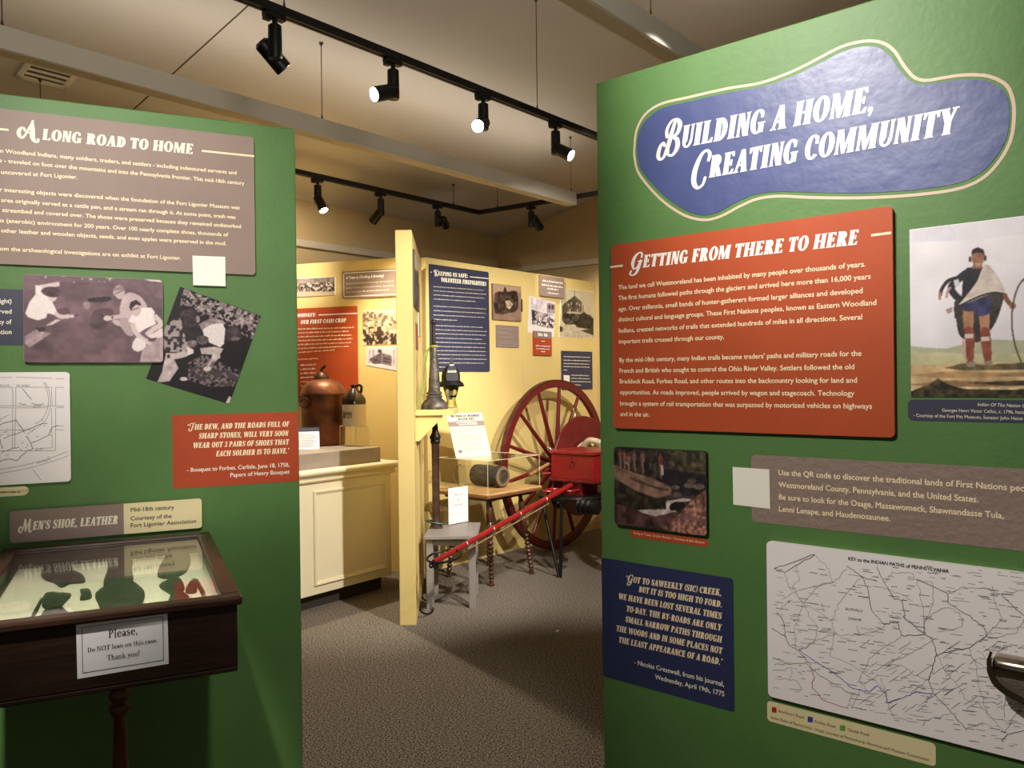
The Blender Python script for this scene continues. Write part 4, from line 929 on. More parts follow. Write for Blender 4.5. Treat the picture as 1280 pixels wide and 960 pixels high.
for l in ([(-200, 430), (0, 408), (102, 378), (155, 462)], [(20, 495), (120, 460), (240, 410), (300, 400)], [(170, 480), (210, 562), (180, 570), (140, 600), (110, 635), (60, 625), (0, 640), (-100, 630)], [(195, 528), (300, 480), (330, 425), (365, 412)], [(10, 585), (60, 565), (120, 550)], [(140, 180), (200, 250)], [(120, 275), (165, 280)], [(198, 272), (240, 282), (275, 275)], [(0, 500), (15, 560)]):
    B.line('plan_lines', [z(*p) for p in wig(l, 3, 4)], 0.0016, I_black)
for t, a, b in (('ROUTE', (0, 168), (60, 168)), ('30 WEST', (104, 168), (190, 168)), ('ALLEY', (208, 300), (262, 298)), ('ALLEY', (222, 574), (272, 570)), ('30 EAST', (232, 656), (320, 634))): B.text('plan_words', t, z(*a), z(*b), 2.4, I_grey)
for i in range(40):
    x, y = rnd.uniform(-200, 320), rnd.uniform(380, 620); B.line('plan_lines', [z(x, y), z(x + rnd.uniform(5, 22), y + rnd.uniform(-8, 8))], .0014, I_grey)
B.done()
B = Board(PL, 'caption_strip', 'small rounded cream caption under the town plan at the left edge', 'caption', M_cream, 0.001, edges=[(-130, 615), (36, 615), (10, 608.6), (10, 620.4)], radius=0.017)
B.blobs('body_text', (-40, 616.5), (26, 616), 2.0, I_brown, 3); B.done()
# rust quotation
z = Z(0, 330, 3.2)
B = Board(PL, 'quote_sheet', 'rust-red quotation sheet about roads full of sharp stones on the left partition', 'sign', M_orange_dk, 0.001, edges=[(215.6, 560), (373.0, 560), (215.6, 519), (215.6, 611.2)])
for t, a, b, sw in (('"THE DEW, AND THE ROADS FULL OF', (750, 664), (1158, 650), (1,)), ('SHARP STONES, WILL VERY SOON', (795, 699), (1155, 687), ()), ('WEAR OUT 3 PAIRS OF SHOES THAT', (773, 737), (1158, 722), ()), ('EACH SOLDIER IS TO HAVE."', (863, 770), (1158, 757), ())): B.display('quotation', t, z(*a), z(*b), 7.0, I_cream, swash=sw, shear=.2)
B.text('attribution', '- Bouquet to Forbes, Carlisle, June 18, 1758,', z(748, 832), z(1157, 810), 5.0, I_ivory, bold=.025); B.text('attribution', 'Papers of Henry Bouquet', z(922, 852), z(1158, 838), 5.0, I_ivory, bold=.025); B.done()
# shoe label
z = Z(0, 600, 2.6667)
B = Board(PL, 'label_board', "taupe and cream label board about men's shoe leather above the wooden case", 'sign', M_taupe, 0.014, edges=[(12, 660), (252.3, 640), (134, 631), (134, 669.5)], radius=0.01)
qr = rrect(B.loc(154.6, 640)[0], B.x1 - B.cu, 0, B.z1 - B.z0, 0.01); xl = B.loc(154.6, 640)[0]
B.put('cream_half', [[(max(x, xl), zz) for x, zz in rrect(xl - .05, B.x1 - B.cu, 0, B.z1 - B.z0, 0.01)]], M_cream, 0.0003)
B.display('heading', "MEN'S SHOE, LEATHER", z(60, 170), z(393, 146), 11.0, I_ivory, swash=(0,), shear=.2)
for t, a, b in (('Mid-18th century', (436, 106), (580, 97)), ('Courtesy of the', (436, 135), (572, 126)), ('Fort Ligonier Association', (436, 158), (653, 143))): B.text('body_text', t, z(*a), z(*b), 5.0, I_brown, bold=.035)
B.done()
# ------------------------------------------------------------------ boards on the back partitions
I_rust = mat('rust_caption', srgb(150, 84, 68), 0.5)
def sepia(v, warm=1.0): return (min(255, v * 1.03), v * 0.93, v * (0.82 if warm else 0.97))
zq = Z(370, 330, 9.6); zq4 = Z(360, 300, 3.6923)
B = Board(PQ, 'photo_print', 'wide old photo of a riverside town above the orange whiskey board', 'picture', M_paper, 0.012, edges=[(366.5, 358), (418.7, 358), (416.4, 345.6), (417.9, 368.8)], radius=0.012, part='mount')
p = Pic(B, 120, (200, 180, 150), 2).frame(370, 330, 9.6)
p.poly([(-200, 130), (480, 130), (480, 235), (-200, 250)], (150, 130, 116), tex=.2, cells=12); p.poly([(-200, 245), (480, 215), (480, 330), (-200, 330)], (120, 100, 86), tex=.5, cells=26)
p.specks([(-200, 240), (480, 215), (480, 330), (-200, 330)], (228, 214, 190), .62, 34); p.specks([(-200, 250), (480, 240), (480, 330), (-200, 330)], (50, 38, 34), .62, 30); p.blur().build()
B = Board(PQ, 'text_board', 'taupe board with a white inner border about distilling and brewing', 'sign', M_taupe, 0.012, edges=[(427.8, 360), (506, 360), (432.5, 339.2), (432.5, 373.2)], radius=0.012)
q = rrect(B.x0 - B.cu + .012, B.x1 - B.cu - .012, .012, B.z1 - B.z0 - .012, .012); qi = rrect(B.x0 - B.cu + .018, B.x1 - B.cu - .018, .018, B.z1 - B.z0 - .018, .008)
B.put('border', [[q[i], q[(i + 1) % len(q)], qi[(i + 1) % len(q)], qi[i]] for i in range(len(q))], I_ivory)
B.text('heading', 'A Toast to Distilling & Brewing!', zq(598, 182), zq(1055, 154), 3.2, I_white, slant=.2, bold=.05)
for t, a, b in (('Germans and Scots-Irish families brought their brewing and', (600, 245), (1172, 212)), ('distilling traditions to Westmoreland County.', (600, 298), (1032, 272)), ('those activities began', (600, 347), (790, 334))): B.text('body_text', t, zq(*a), zq(*b), 1.9, I_ivory)
B.blobs('body_text', zq(1045, 271), zq(1180, 262), 1.5, I_ivory, 4); B.blobs('body_text', zq(800, 333), zq(1120, 314), 1.5, I_ivory, 5)
B.done()
B = Board(PQ, 'text_board', 'orange whiskey cash-crop board behind the copper still', 'sign', M_orange, 0.012, edges=[(366, 440), (446.6, 440), (442.9, 382.4), (447, 503)], radius=0.008)
B.display('heading', 'WHISKEY:', zq(18, 641), zq(240, 629), 4.6, I_white, shear=.2); B.display('heading', 'OUR FIRST CASH CROP', zq(57, 722), zq(605, 698), 5.0, I_white, shear=.2); B.rule('heading', zq(272, 612), zq(735, 592), 1.3, I_white)
for i, xe in enumerate((698, 640, 672, 682, 660, 640, 470)): B.blobs('body_text', zq(-14, 797 - 8 + 47 * i), zq(xe, 768 + 45 * i), 1.7, I_cream, i)
B.blobs('body_text', zq4(27, 555), zq4(142, 549), 1.6, I_cream, 20)
for i in range(6): B.blobs('body_text', zq4(58, 581 + 19 * i), zq4(130, 577 + 19 * i), 1.8, I_white, 30 + i)
B.done()
B = Board(PQ, 'photo_print', 'sepia bird\'s-eye photo of a factory town right of the orange whiskey board', 'picture', M_paper, 0.003, edges=[(453.4, 410), (506, 410), (474, 387.8), (490, 430.5)], part='sheet')
p = Pic(B, 110, (186, 164, 128), 8).frame(370, 330, 9.6)
p.mottle(.2, 8); p.poly([(800, 560), (1300, 520), (1300, 600), (800, 650)], (214, 194, 158), tex=.1); p.specks([(800, 560), (1300, 620), (1300, 720), (800, 720)], (118, 98, 82), .5, 22)
p.specks([(800, 700), (1300, 640), (1300, 1000), (800, 1000)], (226, 208, 170), .55, 20); p.specks([(800, 740), (1300, 700), (1300, 1000), (800, 1000)], (70, 54, 46), .62, 18); p.specks([(820, 850), (1300, 820), (1300, 960), (820, 960)], (58, 44, 40), .5, 22); p.blur().build()
B = Board(PQ, 'photo_print', 'slightly tilted grey photo of a dark brick building beside the stoneware jug', 'picture', M_paper, 0.003, quad=[(458, 434.6), (505, 432.2), (504.4, 465), (457.5, 456.6)], part='sheet')
p = Pic(B, 100, (206, 196, 204), 6).frame(360, 300, 3.6923)
p.poly([(375, 550), (400, 535), (430, 520), (480, 535), (478, 580), (430, 570), (395, 575)], (92, 80, 86), tex=.25, cells=16); p.poly([(414, 520), (416, 505), (432, 506), (434, 520)], (70, 60, 66)); p.poly([(430, 520), (480, 535), (478, 582), (428, 570)], (120, 108, 114), tex=.2)
for i in range(4):
    for j in range(2): p.poly([(440 + 9 * i, 540 + 14 * j + i * 2), (445 + 9 * i, 541 + 14 * j + i * 2), (445 + 9 * i, 550 + 14 * j + i * 2), (440 + 9 * i, 549 + 14 * j + i * 2)], (54, 46, 52))
for x in (378, 392, 398, 490): p.stroke([(x, 505), (x - 2, 575)], 2.2, (110, 98, 104))
p.poly([(355, 570), (430, 572), (560, 600), (560, 640), (355, 600)], (222, 214, 218)); p.blur().build()

# on the right-hand face of the edge-on partition
B = Board(PC, 'photo_print', 'large framed photo seen almost edge-on on the middle partition', 'picture', mat('dark_edge', srgb(60, 52, 48), .5), 0.012, rect=(.08, .62, 1.985, 2.335), part='mount')
p = Pic(B, 70, (120, 104, 92), 2).frame(510, 310, 5.64); p.mottle(.3, 6); p.poly([(30, 0), (95, 100), (95, 190), (35, 140)], (186, 168, 146)); p.specks([(30, 130), (95, 180), (95, 450), (30, 420)], (60, 50, 46), .45, 12); p.blur().build()
B = Board(PC, 'photo_print', 'second narrower photo seen edge-on deeper along the middle partition', 'picture', M_paper, 0.003, rect=(.74, .92, 1.83, 2.22), part='sheet')
p = Pic(B, 30, (132, 112, 96), 2).frame(510, 310, 5.64); p.mottle(.3, 6); p.build()
Board(PC, 'caption_card', 'small rust caption card below the edge-on photos', 'caption', I_rust, 0.004, rect=(.3, .58, 1.72, 1.895), whole=True)

# on the right-hand back partitions
z7 = Z(510, 310, 5.6435); zr5 = Z(600, 335, 5.8187)
B = Board(PW, 'text_board', 'tall navy board about volunteer firefighters behind the nozzle and helmet', 'sign', M_navy_w, 0.012, edges=[(537.7, 400), (611.6, 400), (573.8, 334.9), (580.9, 464.3)], radius=0.012)
B.display('heading', 'KEEPING US SAFE:', z7(180, 191), z7(422, 211), 5.2, I_ivory, swash=(0,), shear=.08); B.display('heading', 'VOLUNTEER FIREFIGHTERS', z7(232, 238), z7(552, 268), 5.4, I_ivory, shear=.08); B.rule('heading', z7(437, 203), z7(568, 216), 1.0, I_ivory); B.rule('heading', z7(158, 170), z7(166, 171), 1.0, I_ivory)
for i, (x0, y0, x1) in enumerate(((180, 275, 535), (180, 304, 552), (180, 333, 540), (180, 362, 480), (180, 412, 552), (180, 444, 550), (180, 475, 540), (180, 506, 350), (180, 549, 530), (180, 578, 556), (180, 606, 552), (180, 637, 525), (180, 667, 550), (180, 697, 545), (180, 726, 552), (180, 754, 548), (180, 783, 556), (180, 812, 538), (180, 842, 275))):
    B.blobs('body_text', z7(x0, y0), z7(x1, y0 + (x1 - x0) * (.075 - .00012 * (y0 - 275) )), 1.35, mat('ink_pale', srgb(196, 188, 176), .5), i)
B.done()
B = Board(PW, 'photo_print', 'brown photo board of a horse-drawn fire wagon right of the navy firefighters board', 'picture', mat('edge_shadow_mount', srgb(120, 96, 78), .6), 0.02, edges=[(616.3, 378), (651.5, 378), (634, 356.4), (634, 400.4)], part='mount')  # brown mount colour stands in for the shadows along the print's edges
p = Pic(B, 100, (146, 118, 98), 3).frame(600, 335, 5.8187)
p.mottle(.1, 6); p.poly([(95, 110), (300, 130), (300, 180), (95, 190)], (170, 142, 120)); p.poly([(110, 180), (170, 175), (180, 140), (195, 175), (270, 170), (275, 300), (215, 325), (110, 330)], (66, 50, 42), 2, tex=.5, cells=14); p.poly([(175, 150), (180, 135), (190, 150), (200, 190), (165, 190)], (56, 42, 36)); p.poly([(185, 240), (215, 235), (240, 265), (215, 300), (190, 290)], (196, 170, 140), tex=.4, cells=16); p.blur().build()
B = Board(PW, 'caption_card', 'taupe caption card under the horse-drawn wagon photo', 'caption', M_taupe, 0.006, edges=[(620.2, 420), (648.6, 420), (634, 406.9), (634, 434.4)], radius=.006)
for i, (x1, y) in enumerate(((240, 438), (222, 464), (240, 476), (245, 500), (262, 532), (275, 544), (270, 562))): B.blobs('body_text', zr5(132, y), zr5(x1, y + (x1 - 132) * .09), 1.0, mat('ink_dim', srgb(176, 160, 150), .5), i)
B.done()
B = Board(PW, 'quote_board', 'taupe quotation board under the top edge between two pale house photos', 'sign', M_taupe, 0.022, edges=[(675.6, 360), (705.4, 360), (690, 345.6), (691, 371.4)], radius=.005, base=0.0031)
for i, (x0, x1, y, h) in enumerate(((455, 605, 97, 2.2), (450, 608, 126, 2.2), (488, 572, 154, 2.2), (492, 575, 184, 1.6))): B.blobs('body_text', zr5(x0, y), zr5(x1, y + (x1 - x0) * .13), h, I_white, i)
B.done()
B = Board(PW, 'photo_print', 'tilted washed-out photo of a crowd before a storefront, above the red wheel', 'picture', M_paper, 0.003, quad=[(662.2, 369.9), (694.2, 378), (692.8, 421.8), (660.1, 415.8)], part='sheet')
p = Pic(B, 100, (232, 222, 222), 6).frame(600, 335, 5.8187)
p.poly([(368, 215), (480, 240), (475, 320), (370, 290)], (206, 194, 198), tex=.1); p.poly([(385, 220), (408, 225), (408, 262), (385, 258)], (240, 234, 232)); p.poly([(485, 250), (548, 262), (545, 335), (485, 325)], (160, 144, 148), tex=.15)
for x in (505, 528): p.ell(x, 285, 9, 18, (70, 56, 60))
p.poly([(370, 300), (480, 330), (545, 345), (540, 440), (470, 435), (380, 400)], (150, 134, 136), tex=.5, cells=18); p.specks([(370, 320), (540, 350), (540, 440), (380, 400)], (240, 232, 230), .55, 26); p.poly([(376, 310), (400, 308), (400, 370), (380, 385)], (60, 48, 52)); p.specks([(380, 360), (540, 380), (540, 440), (380, 410)], (70, 58, 62), .6, 24)
p.poly([(350, 420), (400, 415), (535, 445), (530, 520), (345, 470)], (238, 230, 226)); p.blur().build()
B = Board(PW, 'caption_card', 'rust and taupe caption card overlapping the washed-out storefront photo', 'caption', M_orange_dk, 0.017, edges=[(667.6, 430), (689.7, 430), (678.2, 414.2), (678.2, 444.2)], radius=.004, base=0.0031)
zz0 = B.loc(678, 422.6)[1]
B.put('header_band', [[(B.x0 - B.cu, zz0), (B.x1 - B.cu, zz0), (B.x1 - B.cu, B.z1 - B.z0), (B.x0 - B.cu, B.z1 - B.z0)]], M_taupe, .0003)
B.blobs('body_text', zr5(422, 493), zr5(500, 500), 4.2, I_white, 4); B.blobs('body_text', zr5(447, 534), zr5(472, 537), 1.4, I_white, 1)
for i, (a, b, y) in enumerate(((405, 512, 568), (410, 508, 589), (445, 478, 611))): B.blobs('body_text', zr5(a, y), zr5(b, y + (b - a) * .06), 1.5, I_white, i)
B.done()
B = Board(PW, 'photo_print', 'sepia photo of a tall gabled house beyond a road, top right above the red wheel', 'picture', M_paper, 0.003, quad=[(701.2, 360.3), (742.0, 364.4), (742.8, 422.8), (698.9, 421.2)], part='sheet')
p = Pic(B, 130, (206, 194, 160), 6).frame(600, 335, 5.8187)
p.mottle(.05, 5); p.poly([(598, 270), (690, 200), (742, 250), (740, 330), (800, 340), (825, 370), (825, 420), (620, 410), (596, 380)], (84, 76, 60), tex=.35, cells=18); p.poly([(690, 200), (742, 250), (738, 340), (690, 330)], (104, 94, 76), tex=.25)
for x, y in ((640, 260), (660, 250), (700, 250), (720, 260), (650, 300), (705, 300)): p.poly([(x, y), (x + 8, y), (x + 8, y + 18), (x, y + 18)], (196, 184, 156))
p.poly([(632, 315), (745, 325), (745, 335), (632, 330)], (190, 178, 150)); p.specks([(600, 330), (760, 340), (800, 420), (620, 420)], (34, 30, 26), .5, 22)
p.poly([(735, 330), (760, 320), (790, 350), (825, 365), (825, 450), (700, 430)], (52, 50, 38), tex=.4, cells=20); p.poly([(590, 410), (640, 415), (720, 440), (825, 480), (825, 520), (560, 510)], (190, 178, 150), tex=.1); p.poly([(575, 420), (600, 430), (602, 460), (575, 465)], (60, 58, 44)); p.poly([(730, 455), (825, 440), (825, 490)], (70, 66, 50)); p.stroke([(688, 205), (688, 165)], 4, (110, 100, 86)); p.stroke([(750, 270), (752, 330)], 6, (100, 92, 74)); p.blur().build()
B = Board(PW, 'text_board', 'small navy text board with a white square, partly behind the top of the red wheel', 'sign', M_navy_w, 0.014, edges=[(702.7, 460), (740.5, 460), (720.3, 439), (720.3, 486.6)], radius=.003)
for i, (a, b, y) in enumerate(((608, 802, 647), (608, 800, 673), (608, 795, 697), (608, 798, 719), (608, 636, 744), (664, 795, 783), (664, 802, 805), (664, 808, 828), (664, 738, 852))): B.blobs('body_text', zr5(a, y), zr5(b, y + (b - a) * .03), 1.3, I_ivory, i)
B.area('white_square', [zr5(608, 778), zr5(652, 781), zr5(652, 852), zr5(608, 852)], M_sticker); B.done()

# ------------------------------------------------------------------ track lighting, hanging fixtures, vent
TZ = 3.0
def track_v(px, py, z): p = at_z(px, py, z); return p.dot(MV)
V1 = track_v(612, 122, TZ); V2 = track_v(520, 250.8, 3.02)
lens = mat('lamp_lens', (1, 1, 1, 1), 0.4, emit=(1, 0.95, 0.86, 1), estr=30.0)
def hang(parent, p, top=None):
    """a steel wire from the ceiling down to a point"""
    v = p.dot(MV); zt_ = ceil_z(v)
    mb = MB().tube([p, Vector((p.x, p.y, zt_))], 0.0026, 6); mb.lathe([(0.012, 0), (0.012, 0.006), (0.003, 0.02)], 8, (p.x, p.y, zt_), (0, 0, -1)); mb.lathe([(0.008, 0), (0.003, 0.03)], 8, p)
    mb.v = [local(parent, q) for q in mb.v]; return mb.build('suspension_wire', M_wire, parent)
def rail(name, label, pts, z, wires):
    r = thing(name, label, 'track', pts[0] + Vector((0, 0, z)))
    w = 0.018
    for i in range(len(pts) - 1):
        a, b = pts[i] + Vector((0, 0, z)), pts[i + 1] + Vector((0, 0, z)); d = (b - a).normalized(); n = Vector((-d.y, d.x, 0)) * w; e = d * (w if i else 0)
        mb = MB(); up = Vector((0, 0, 0.036))
        for s_, e_ in ((-1, -0.25), (0.25, 1)):
            mb.hexa([a - e + n * s_, a - e + n * e_, b + n * e_, b + n * s_] + [q + up for q in (a - e + n * s_, a - e + n * e_, b + n * e_, b + n * s_)])
        mb.hexa([q + up * .4 for q in (a - e - n * .3, a - e + n * .3, b + n * .3, b - n * .3)] + [q + up for q in (a - e - n * .3, a - e + n * .3, b + n * .3, b - n * .3)])
        mb.v = [local(r, q) for q in mb.v]; mb.build('rail', M_black, r)
    for p in wires: hang(r, p + Vector((0, 0, z + 0.036)))
    return r
S1a, S1b = on_v(250, V1), on_v(830, V1)
rail('track_rail', 'near black lighting track carrying four lamps across the upper middle', [S1a, S1b], TZ, [on_v(359, V1), on_v(673.5, V1)])
T2 = on_v(599, V2); K2 = T2 + (RD) * 2.2
def on_track2(px):
    r = ray(px, 260); # intersect with the right-hand run
    t = (T2.y * r.x - T2.x) / (RD.x - RD.y * r.x); return T2 + RD * t
rail('track_rail', 'far black lighting track that turns a corner below the room ceiling', [on_v(-60, V2), T2, K2], 3.02, [on_v(53, V2), on_v(567.5, V2), on_track2(622)])

def lamp(label, p, z, direction, side=0.0, watts=0, ang=55, dim=1.0):
    r = thing('track_lamp', label, 'spotlight', p + Vector((0, 0, z)), A_RZ, 'spotlights on the two black tracks')
    mb = MB().box(-0.05, 0.045, -0.017, 0.017, -0.022, 0); mb.box(-0.05, -0.02, -0.014, 0.014, -0.036, -0.02); mb.build('adapter', M_black, r, bevel=0.003)
    MB().lathe([(0.011, -0.022), (0.011, -0.05)], 14).build('stem', M_black, r, True)
    MB().lathe([(0.02, -0.045), (0.027, -0.05), (0.028, -0.176), (0.025, -0.183), (0.0, -0.183)], 20).build('driver_body', M_black, r, True)
    d = Vector(direction).normalized(); rot = Matrix.Rotation(-A_RZ, 3, 'Z'); d = rot @ d
    piv = Vector((0, 0, -0.145)) + (d.cross(Vector((0, 0, 1))).normalized() * side)
    if not side: piv = piv + d * 0.042
    hd = MB().lathe([(0.0, -0.062), (0.022, -0.06), (0.034, -0.048), (0.036, 0.075), (0.033, 0.078), (0.031, 0.07)], 24, piv, d).build('head', M_black, r, True)
    MB().lathe([(0.0, 0.068), (0.03, 0.069), (0.031, 0.072), (0.0, 0.073)], 20, piv, d).build('lens', lens, hd, True)
    if side: MB().tube([Vector((0, 0, -0.145)), piv], 0.009, 10).build('pivot', M_black, r, True)
    if watts:
        o = spot('track_lamp_light', (0, 0, 0), (0, 0, -1), watts, ang); o.parent = r; o.location = piv + d * 0.085
        o.rotation_euler = d.to_track_quat('-Z', 'Y').to_euler()
    return r
lamp('unlit-looking black spotlight turned away, nearest on the near track', on_v(347, V1), TZ, (0.62, 0.45, -0.72), -0.05)
lamp('lit spotlight above the middle partition, second on the near track', on_v(494, V1), TZ, (-0.62, -0.62, -0.34), 0.0, 25)
lamp('brightest spotlight shining straight at the viewer on the near track', on_v(606, V1), TZ, (-0.22, -0.86, -0.42), 0.0, 25)
lamp('lit spotlight nearest the right green partition, turned to the right', on_v(696, V1), TZ, (0.66, -0.42, -0.46), 0.0, 20)
lamp('far-track spotlight with a lit lens beside the left green partition', on_v(398, V2), 3.02, (0.42, -0.3, -0.8), 0.0, 210, 130)
lamp('dark spotlight turned down-left, second on the far track', on_v(476.5, V2), 3.02, (-0.55, 0.35, -0.55), 0.0, 0)
lamp('dark spotlight seen from behind left of the corner of the far track', on_v(547.5, V2), 3.02, (0.1, 0.9, -0.25), 0.055, 0)
wall_lamp = on_track2(664)
lamp('dark spotlight seen from behind right of the corner of the far track', wall_lamp, 3.02, (0.45, 0.55, -0.62), 0.055, 40, 70)

def hanging_fixture(label, v_near, s_a, s_b, ztop, wires):
    r = thing('pendant_fixture', label, 'light fixture', sv(s_a, v_near, ztop - 0.1), A_RZ); L = s_b - s_a
    MB().prism_xz([(0, 0), (L, 0), (L, 0.1), (0, 0.1)], 0, 0.10).build('housing', M_white_metal, r, bevel=0.004)
    mb = MB().box(0.02, L - 0.02, 0.015, 0.085, -0.002, 0.001); mb.build('diffuser', mat('diffuser', srgb(214, 200, 174), .6), r)
    MB().box(0.03, L - 0.03, 0.02, 0.08, 0.1005, 0.103).build('ceiling_fill_strip', mat('ceiling_fill_strip', (1, 1, 1, 1), .5, emit=(1, .92, .82, 1), estr=CEILING_FILL), r)  # glowing strip added to brighten the ceiling; the fixtures themselves look unlit
    for px in wires:
        p = on_v(px, v_near + 0.015); hang(r, p + Vector((0, 0, ztop)))
    return r
F1 = track_v(404, 148.0, 3.025)
hanging_fixture('long white hanging light fixture crossing behind the near track', F1, on_v(-160, F1).dot(AV), on_v(721.5, F1).dot(AV), 3.025, [6.5, 404.5, 714.5])
F2 = track_v(834, 30, 3.03)
hanging_fixture('white hanging light fixture above the right green partition', F2, on_v(834, F2).dot(AV) - 3.2, on_v(834, F2).dot(AV) + 1.6, 3.03, [816.5])
# ceiling vent
a, b = on_ceiling(26, 84), on_ceiling(92, 99)
cv = (a + b) / 2; L = abs((b - a).dot(AV)) / 2
r = thing('ceiling_vent', 'white slotted air vent in the ceiling at upper left', 'vent', cv, 0)
up = (Vector((MV.x, MV.y, -0.2))).normalized(); nn = AV.cross(up).normalized(); nn = nn if nn.z < 0 else -nn
def vp(s, v, w): return AV * s + up * v + nn * w
def vbox(s0, s1, v0, v1, w0, w1): return [vp(s0, v0, w0), vp(s1, v0, w0), vp(s1, v1, w0), vp(s0, v1, w0), vp(s0, v0, w1), vp(s1, v0, w1), vp(s1, v1, w1), vp(s0, v1, w1)]
W = 0.11
mb = MB()
for q in ((-L, L, -W, -W + .03), (-L, L, W - .03, W), (-L, -L + .03, -W, W), (L - .03, L, -W, W)): mb.hexa(vbox(*q, 0, .012))
mb.build('frame', M_white_metal, r)
MB().hexa(vbox(-L + .03, L - .03, -W + .03, W - .03, 0.001, .003)).build('duct_backing', mat('duct_dark', srgb(104, 90, 72), .9), r)
for k in range(3): MB().hexa(vbox(-L + .03, L - .03, -W + .045 + k * .05, -W + .06 + k * .05, .003, .01)).build('slat', M_white_metal, r)

# ------------------------------------------------------------------ wooden display case at left
M_case = mat('dark_stained_wood', srgb(44, 27, 19), 0.4, 0, 0.45, 9, 0.06, 40, 0.4, stretch=(1, 6, 14))
M_lid_wood = mat('lid_frame_wood', srgb(58, 36, 24), 0.36, 0, 0.4, 12, 0.05, 40, 0.4, stretch=(1, 6, 14))  # wood of the lid frame, slightly lighter than the box
M_linen = mat('linen_liner', srgb(226, 222, 190), 0.9, 0, 0.05, 30, 0.1, 300)
M_leather = mat('old_leather', srgb(30, 27, 20), 0.7, 0, 0.5, 26, 0.5, 60, 0.35)
M_glass = glass('case_glass', (0.97, 0.98, 0.97, 1), 1.62)
M_acrylic = glass('clear_acrylic', (0.985, 0.985, 0.975, 1), 1.4)
M_acr_edge = mat('acrylic_edge', srgb(226, 220, 190), 0.15, 0, spec=0.8)
u, CZ = PL.uz(262, 664, 0.03)
c_br = PL.pt(u, 0, 0.03)
fr = at_z(302, 745, CZ); CD = (fr - c_br).dot(PL.n); CW = u - PL.uz(3.5, 687, 0.03)[0]
cs = thing('display_case', 'dark wooden glass-topped display case on a turned leg, holding shoe leather', 'display case', c_br - PL.t * 0 + Vector((0, 0, 0)), PL.rz)
# local: x to the right along the partition, y away; the case runs x -CW..0, y -CD..0
RW = 0.045; BH = 0.15
ub = lambda x0, x1, y0, y1, z0, z1: MB().box(x0, x1, y0, y1, z0, z1)
fr_ = MB(); t0 = CZ - 0.022
for q in ((-CW, 0, -CD, -CD + RW), (-CW, 0, -RW, 0), (-CW, -CW + RW, -CD + RW, -RW), (-RW, 0, -CD + RW, -RW)): fr_.box(*q, t0, CZ)
fr_.build('lid_frame', M_lid_wood, cs, bevel=0.006)
lip = 0.012; z0 = CZ - 0.022 - BH
mb = MB()
for q in ((-CW + lip, -lip, -CD + lip, -CD + lip + .02), (-CW + lip, -lip, -lip - .02, -lip), (-CW + lip, -CW + lip + .02, -CD + lip + .02, -lip - .02), (-lip - .02, -lip, -CD + lip + .02, -lip - .02)): mb.box(*q, z0, t0)
mb.box(-CW + lip, -lip, -CD + lip, -lip, z0 - 0.012, z0)
mb.build('box', M_case, cs, bevel=0.003)
ub(-CW + RW - .006, -RW + .006, -CD + RW - .006, -RW + .006, CZ - 0.012, CZ - 0.008).build('glass_top', M_glass, cs)
LZ = CZ - 0.064
ub(-CW + lip + .02, -lip - .02, -CD + lip + .02, -lip - .02, LZ - 0.012, LZ).build('liner', M_linen, cs)
def turned(h, r, n=20):
    return [(r * .55, 0), (r * .7, .02 * h), (r * .55, .05 * h), (r * .5, .12 * h), (r * .8, .3 * h), (r * .95, .5 * h), (r * .7, .66 * h), (r * .62, .78 * h), (r * .95, .8 * h), (r * 1.0, .815 * h), (r * .72, .83 * h), (r * .98, .845 * h), (r * 1.0, .86 * h), (r * .7, .88 * h), (r * .95, .9 * h), (r * 1.0, .93 * h), (r * .95, 1.0 * h)]
M_leg = mat('red_brown_wood', srgb(96, 52, 30), 0.35, 0, 0.4, 14, 0.05, 40, 0.45, stretch=(6, 6, 1))
lh = z0 - 0.012
ly = -CD + 0.3
lp = min((local(cs, at_y(149, 850, 1.4 + k * .01)) for k in range(220)), key=lambda q: abs(q.y - ly))
MB().lathe(turned(lh - .03, 0.026)[:1] + [(r_, z_ + .03) for r_, z_ in turned(lh - .03, 0.026)], 24, (lp.x, ly, 0)).build('leg', M_leg, cs, True)
MB().lathe([(.0, 0), (.21, 0), (.22, .012), (.2, .03), (.09, .045), (.03, .05), (.0, .05)], 32, (lp.x, ly, 0)).build('foot', M_leg, cs, True)
# shoe leather on the liner
def leather(label, pts, sc, off, h, smooth=3, dome=.4):
    P = [at_z(off[0] + x / sc, off[1] + y / sc, LZ) for x, y in pts]
    c = sum(P, Vector()) / len(P); r = thing('shoe_leather', label, 'shoe leather', Vector((c.x, c.y, LZ)), 0, 'pieces of shoe leather in the wooden case')
    bpy.data.objects.remove(r)
    q = catmull([(p.x - c.x, p.y - c.y) for p in P], smooth, True); n = len(q); rr = random.Random(len(label))
    vs = []; fs = []
    rings = ((1.0, 0.0), (1.0, h * .45), (.9, h * .8), (.6, h), (.25, h * (1 - dome)))
    for k, (s_, zz) in enumerate(rings):
        for x, y in q: vs.append((x * s_, y * s_, zz + (rr.uniform(-.12, .12) * h if k > 1 else 0)))
    for k in range(len(rings) - 1):
        for i in range(n): fs.append((k * n + i, k * n + (i + 1) % n, (k + 1) * n + (i + 1) % n, (k + 1) * n + i))
    fs.append(tuple(range((len(rings) - 1) * n, len(rings) * n)))
    o = mesh_from('shoe_leather', vs, fs, M_leather, None, True); o.location = (c.x, c.y, LZ)
    prop(o, label, 'shoe leather', 'pieces of shoe leather in the wooden case'); return o
o1 = (0, 600); s1_ = 2.6667; o2 = (0, 650); s2_ = 6.4
leather('cap-shaped dark shoe leather piece at the back left of the case', [(135, 315), (150, 290), (175, 280), (215, 280), (240, 290), (250, 312), (283, 335), (275, 345), (235, 348), (205, 360), (180, 345), (150, 335)], s1_, o1, .02)
